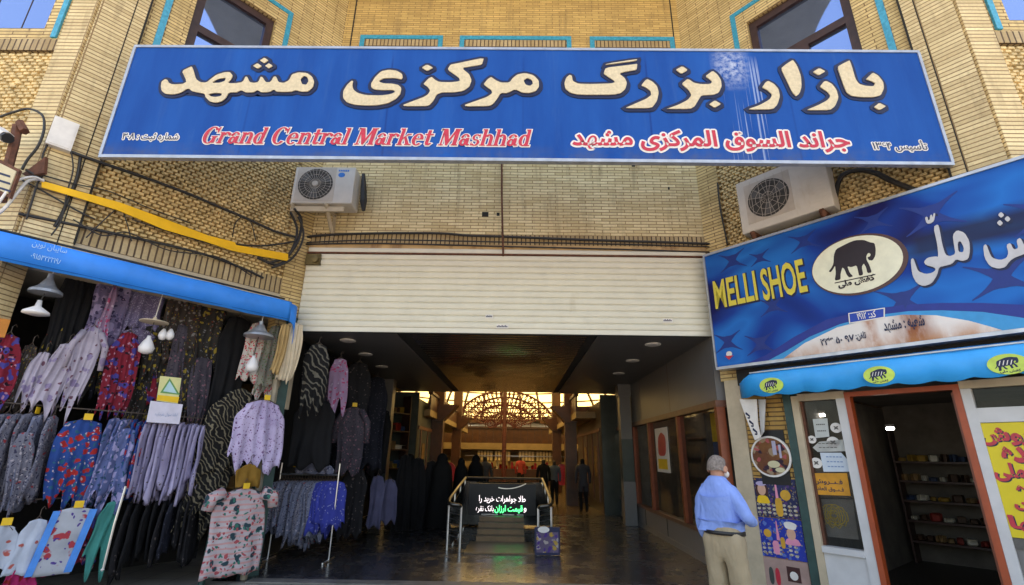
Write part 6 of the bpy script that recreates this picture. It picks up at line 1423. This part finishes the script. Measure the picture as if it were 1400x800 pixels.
tr_={'seat':(mp(0,.0,.90),(.185,.16)),'top':(mp(0,.02,.99),(.172,.152)),'top2':(mp(0,.025,1.0),(.17,.15)),'lh':(mp(-.095,0,.80),(.115,.125)),'lt':(mp(-.105,.01,.62),.10),'lk':(mp(-.11,.02,.47),.088),'lc':(mp(-.115,.0,.28),.08),'la':(mp(-.12,0,.07),.078),
 'rh':(mp(.095,0,.80),(.115,.125)),'rt':(mp(.105,.015,.62),.10),'rk':(mp(.115,.03,.47),.088),'rc':(mp(.12,.015,.28),.08),'ra':(mp(.125,.02,.07),.078)}
te=[('seat','top'),('top','top2'),('seat','lh'),('lh','lt'),('lt','lk'),('lk','lc'),('lc','la'),('seat','rh'),('rh','rt'),('rt','rk'),('rk','rc'),('rc','ra')]
skin('trousers',tr_,te,M_TROU,MAN,3,wrinkle=.009)
n=28; Pb=[mp(.205*math.sin(2*math.pi*i/n),.018+.166*math.cos(2*math.pi*i/n),.960-.008*math.cos(2*math.pi*i/n)) for i in range(n)]
V=[q+Vector((0,0,d)) for d in (-.016,.016) for q in Pb]; mb=MB(); mb.add(V,[(i,(i+1)%n,n+(i+1)%n,n+i) for i in range(n)]); o=mb.build('belt',M_BELT,MAN,smooth=True); sm=o.modifiers.new('thick','SOLIDIFY'); sm.thickness=.008; sm.offset=1
mb=MB(); mb.tube([mp(.17,.03,.93),mp(.185,.02,.86),mp(.18,.02,.80)],[.012,.02,.014],8); mb.build('key_pouch',M_BELT,MAN)
# women in long black veils, far inside
M_VEIL=fabric('black_veil',(.008,.008,.009))
def veiled(label,x,y,h,s=1.0,turn=0,mat=None):
    t_=thing('person',label,'person',(x,y,0),'people deep in the passage')
    n=22; prof=[(.0,.30),(.25,.29),(.6,.26),(.95,.235),(1.2,.22),(1.34,.20),(1.42,.145),(1.47,.115),(1.54,.115),(1.6,.09),(1.645,.04)]
    V=[]
    for j,(z,r) in enumerate(prof):
        for i in range(n):
            a=2*math.pi*i/n; k=1+(.10*math.sin(5*a+turn)+.05*math.sin(9*a))*(1-z/1.65)
            V.append((x+math.cos(a)*r*k*s,y+math.sin(a)*r*.75*k*s-.03*(z>1.4),z*h/1.65+.01))
    mb=MB(); mb.add(V,[(j*n+i,j*n+(i+1)%n,(j+1)*n+(i+1)%n,(j+1)*n+i) for j in range(len(prof)-1) for i in range(n)]+[tuple((len(prof)-1)*n+i for i in range(n))]); mb.build('veil',mat or M_VEIL,t_,smooth=True)
    mb=MB(); mb.tube([(x-.07,y-.18,.03),(x-.07,y+.05,.03)],.035,6); mb.build('shoe',M_BELT,t_); mb=MB(); mb.tube([(x+.07,y-.12,.03),(x+.07,y+.1,.03)],.035,6); mb.build('shoe',M_BELT,t_)
    return t_
veiled('woman in a wide black veil standing nearest the handrail on the clothes side',-1.72,12.3,1.60,1.1)
veiled('slim woman in a black veil just behind the handrail end',-1.36,13.2,1.50,.8,1)
veiled('woman in a black veil walking behind the LED board',-1.05,14.0,1.58,.95,2)
veiled('woman in a black veil in the dim edge beside the black cloak rack',-2.55,12.6,1.58,1.0,3)
def walker(label,x,y,h,top,leg,hair,long=True,face=0):
    t_=thing('person',label,'person',(x,y,0),'people deep in the passage'); k=h/1.68
    def q(a,f,z): return Vector((x+a*k,y+f*k,z*k))
    J={'pelvis':(q(0,0,.9),(.13,.1)),'waist':(q(0,0,1.08),(.12,.09)),'chest':(q(0,0,1.28),(.14,.1)),'neck':(q(0,0,1.42),.05),'head':(q(0,.0,1.52),(.075,.085)),'crown':(q(0,0,1.6),.06),
     'ls':(q(-.17,0,1.34),.06),'le':(q(-.22,-.02,1.08),.05),'lw':(q(-.22,.03,.84),.035),'rs':(q(.17,0,1.34),.06),'re':(q(.22,-.02,1.08),.05),'rw':(q(.22,.03,.84),.035),
     'lh':(q(-.08,0,.82),.095),'lk':(q(-.08,.06,.46),.065),'la':(q(-.08,.0,.08),.045),'lt':(q(-.08,.14,.03),.035),'rh':(q(.08,0,.82),.095),'rk':(q(.08,.0,.46),.065),'ra':(q(.08,-.14,.1),.045),'rt':(q(.08,-.02,.03),.035)}
    E=[('pelvis','waist'),('waist','chest'),('chest','neck'),('neck','head'),('head','crown'),('chest','ls'),('ls','le'),('le','lw'),('chest','rs'),('rs','re'),('re','rw'),('pelvis','lh'),('lh','lk'),('lk','la'),('la','lt'),('pelvis','rh'),('rh','rk'),('rk','ra'),('ra','rt')]
    zc=.62 if long else .88
    skin('body',J,E,None,t_,1,[top,leg,hair,M_SKIN],lambda c: 2 if c.z>1.44*k else 0 if c.z>zc*k else 1)
    return t_
walker('person in a dark grey coat and black trousers walking away past the grey column',2.05,15.7,1.60,plain('charcoal_coat',(.035,.035,.045),.8),FB['black'],M_VEIL)
walker('person in a grey jacket beyond the handrail in the hall',-.95,16.6,1.62,plain('slate_jacket',(.06,.065,.075),.8),FB['black'],M_BHAIR,False)
walker('person in a red top near the far counter of the hall',.25,22.5,1.6,plain('dim_red_top',(.28,.03,.03),.8),FB['black'],M_BHAIR,False)
walker('person in black at the glass shop side stairs of the hall',.95,17.2,1.55,FB['black'],FB['navy'],M_BHAIR,True)
walker('person in a dull blue top beside the one in black at the stairs',1.35,17.8,1.5,plain('dull_blue_top',(.06,.09,.14),.8),FB['black'],M_BHAIR,False)
# counters with red goods at the far end
ct=thing('market_counter','low far counter stacked with red goods under the balcony','counter',(-.3,28.5,0))
MB().wbox(-2.4,1.9,28.3,28.9,.005,.85).build('base',M_TIMB,ct)
for i in range(26):
    a=-2.3+i*.16; h=rc.uniform(.12,.45); mb=MB(); mb.prism(Fr((a,28.35+rc.random()*.2,.0),(1,0,0)),chaikin(rect(0,.14,.852,.852+h),1),0,-.15); mb.build('goods',rc.choice([M_SIGNRED,pal[1],pal[2],M_REDC]),ct)
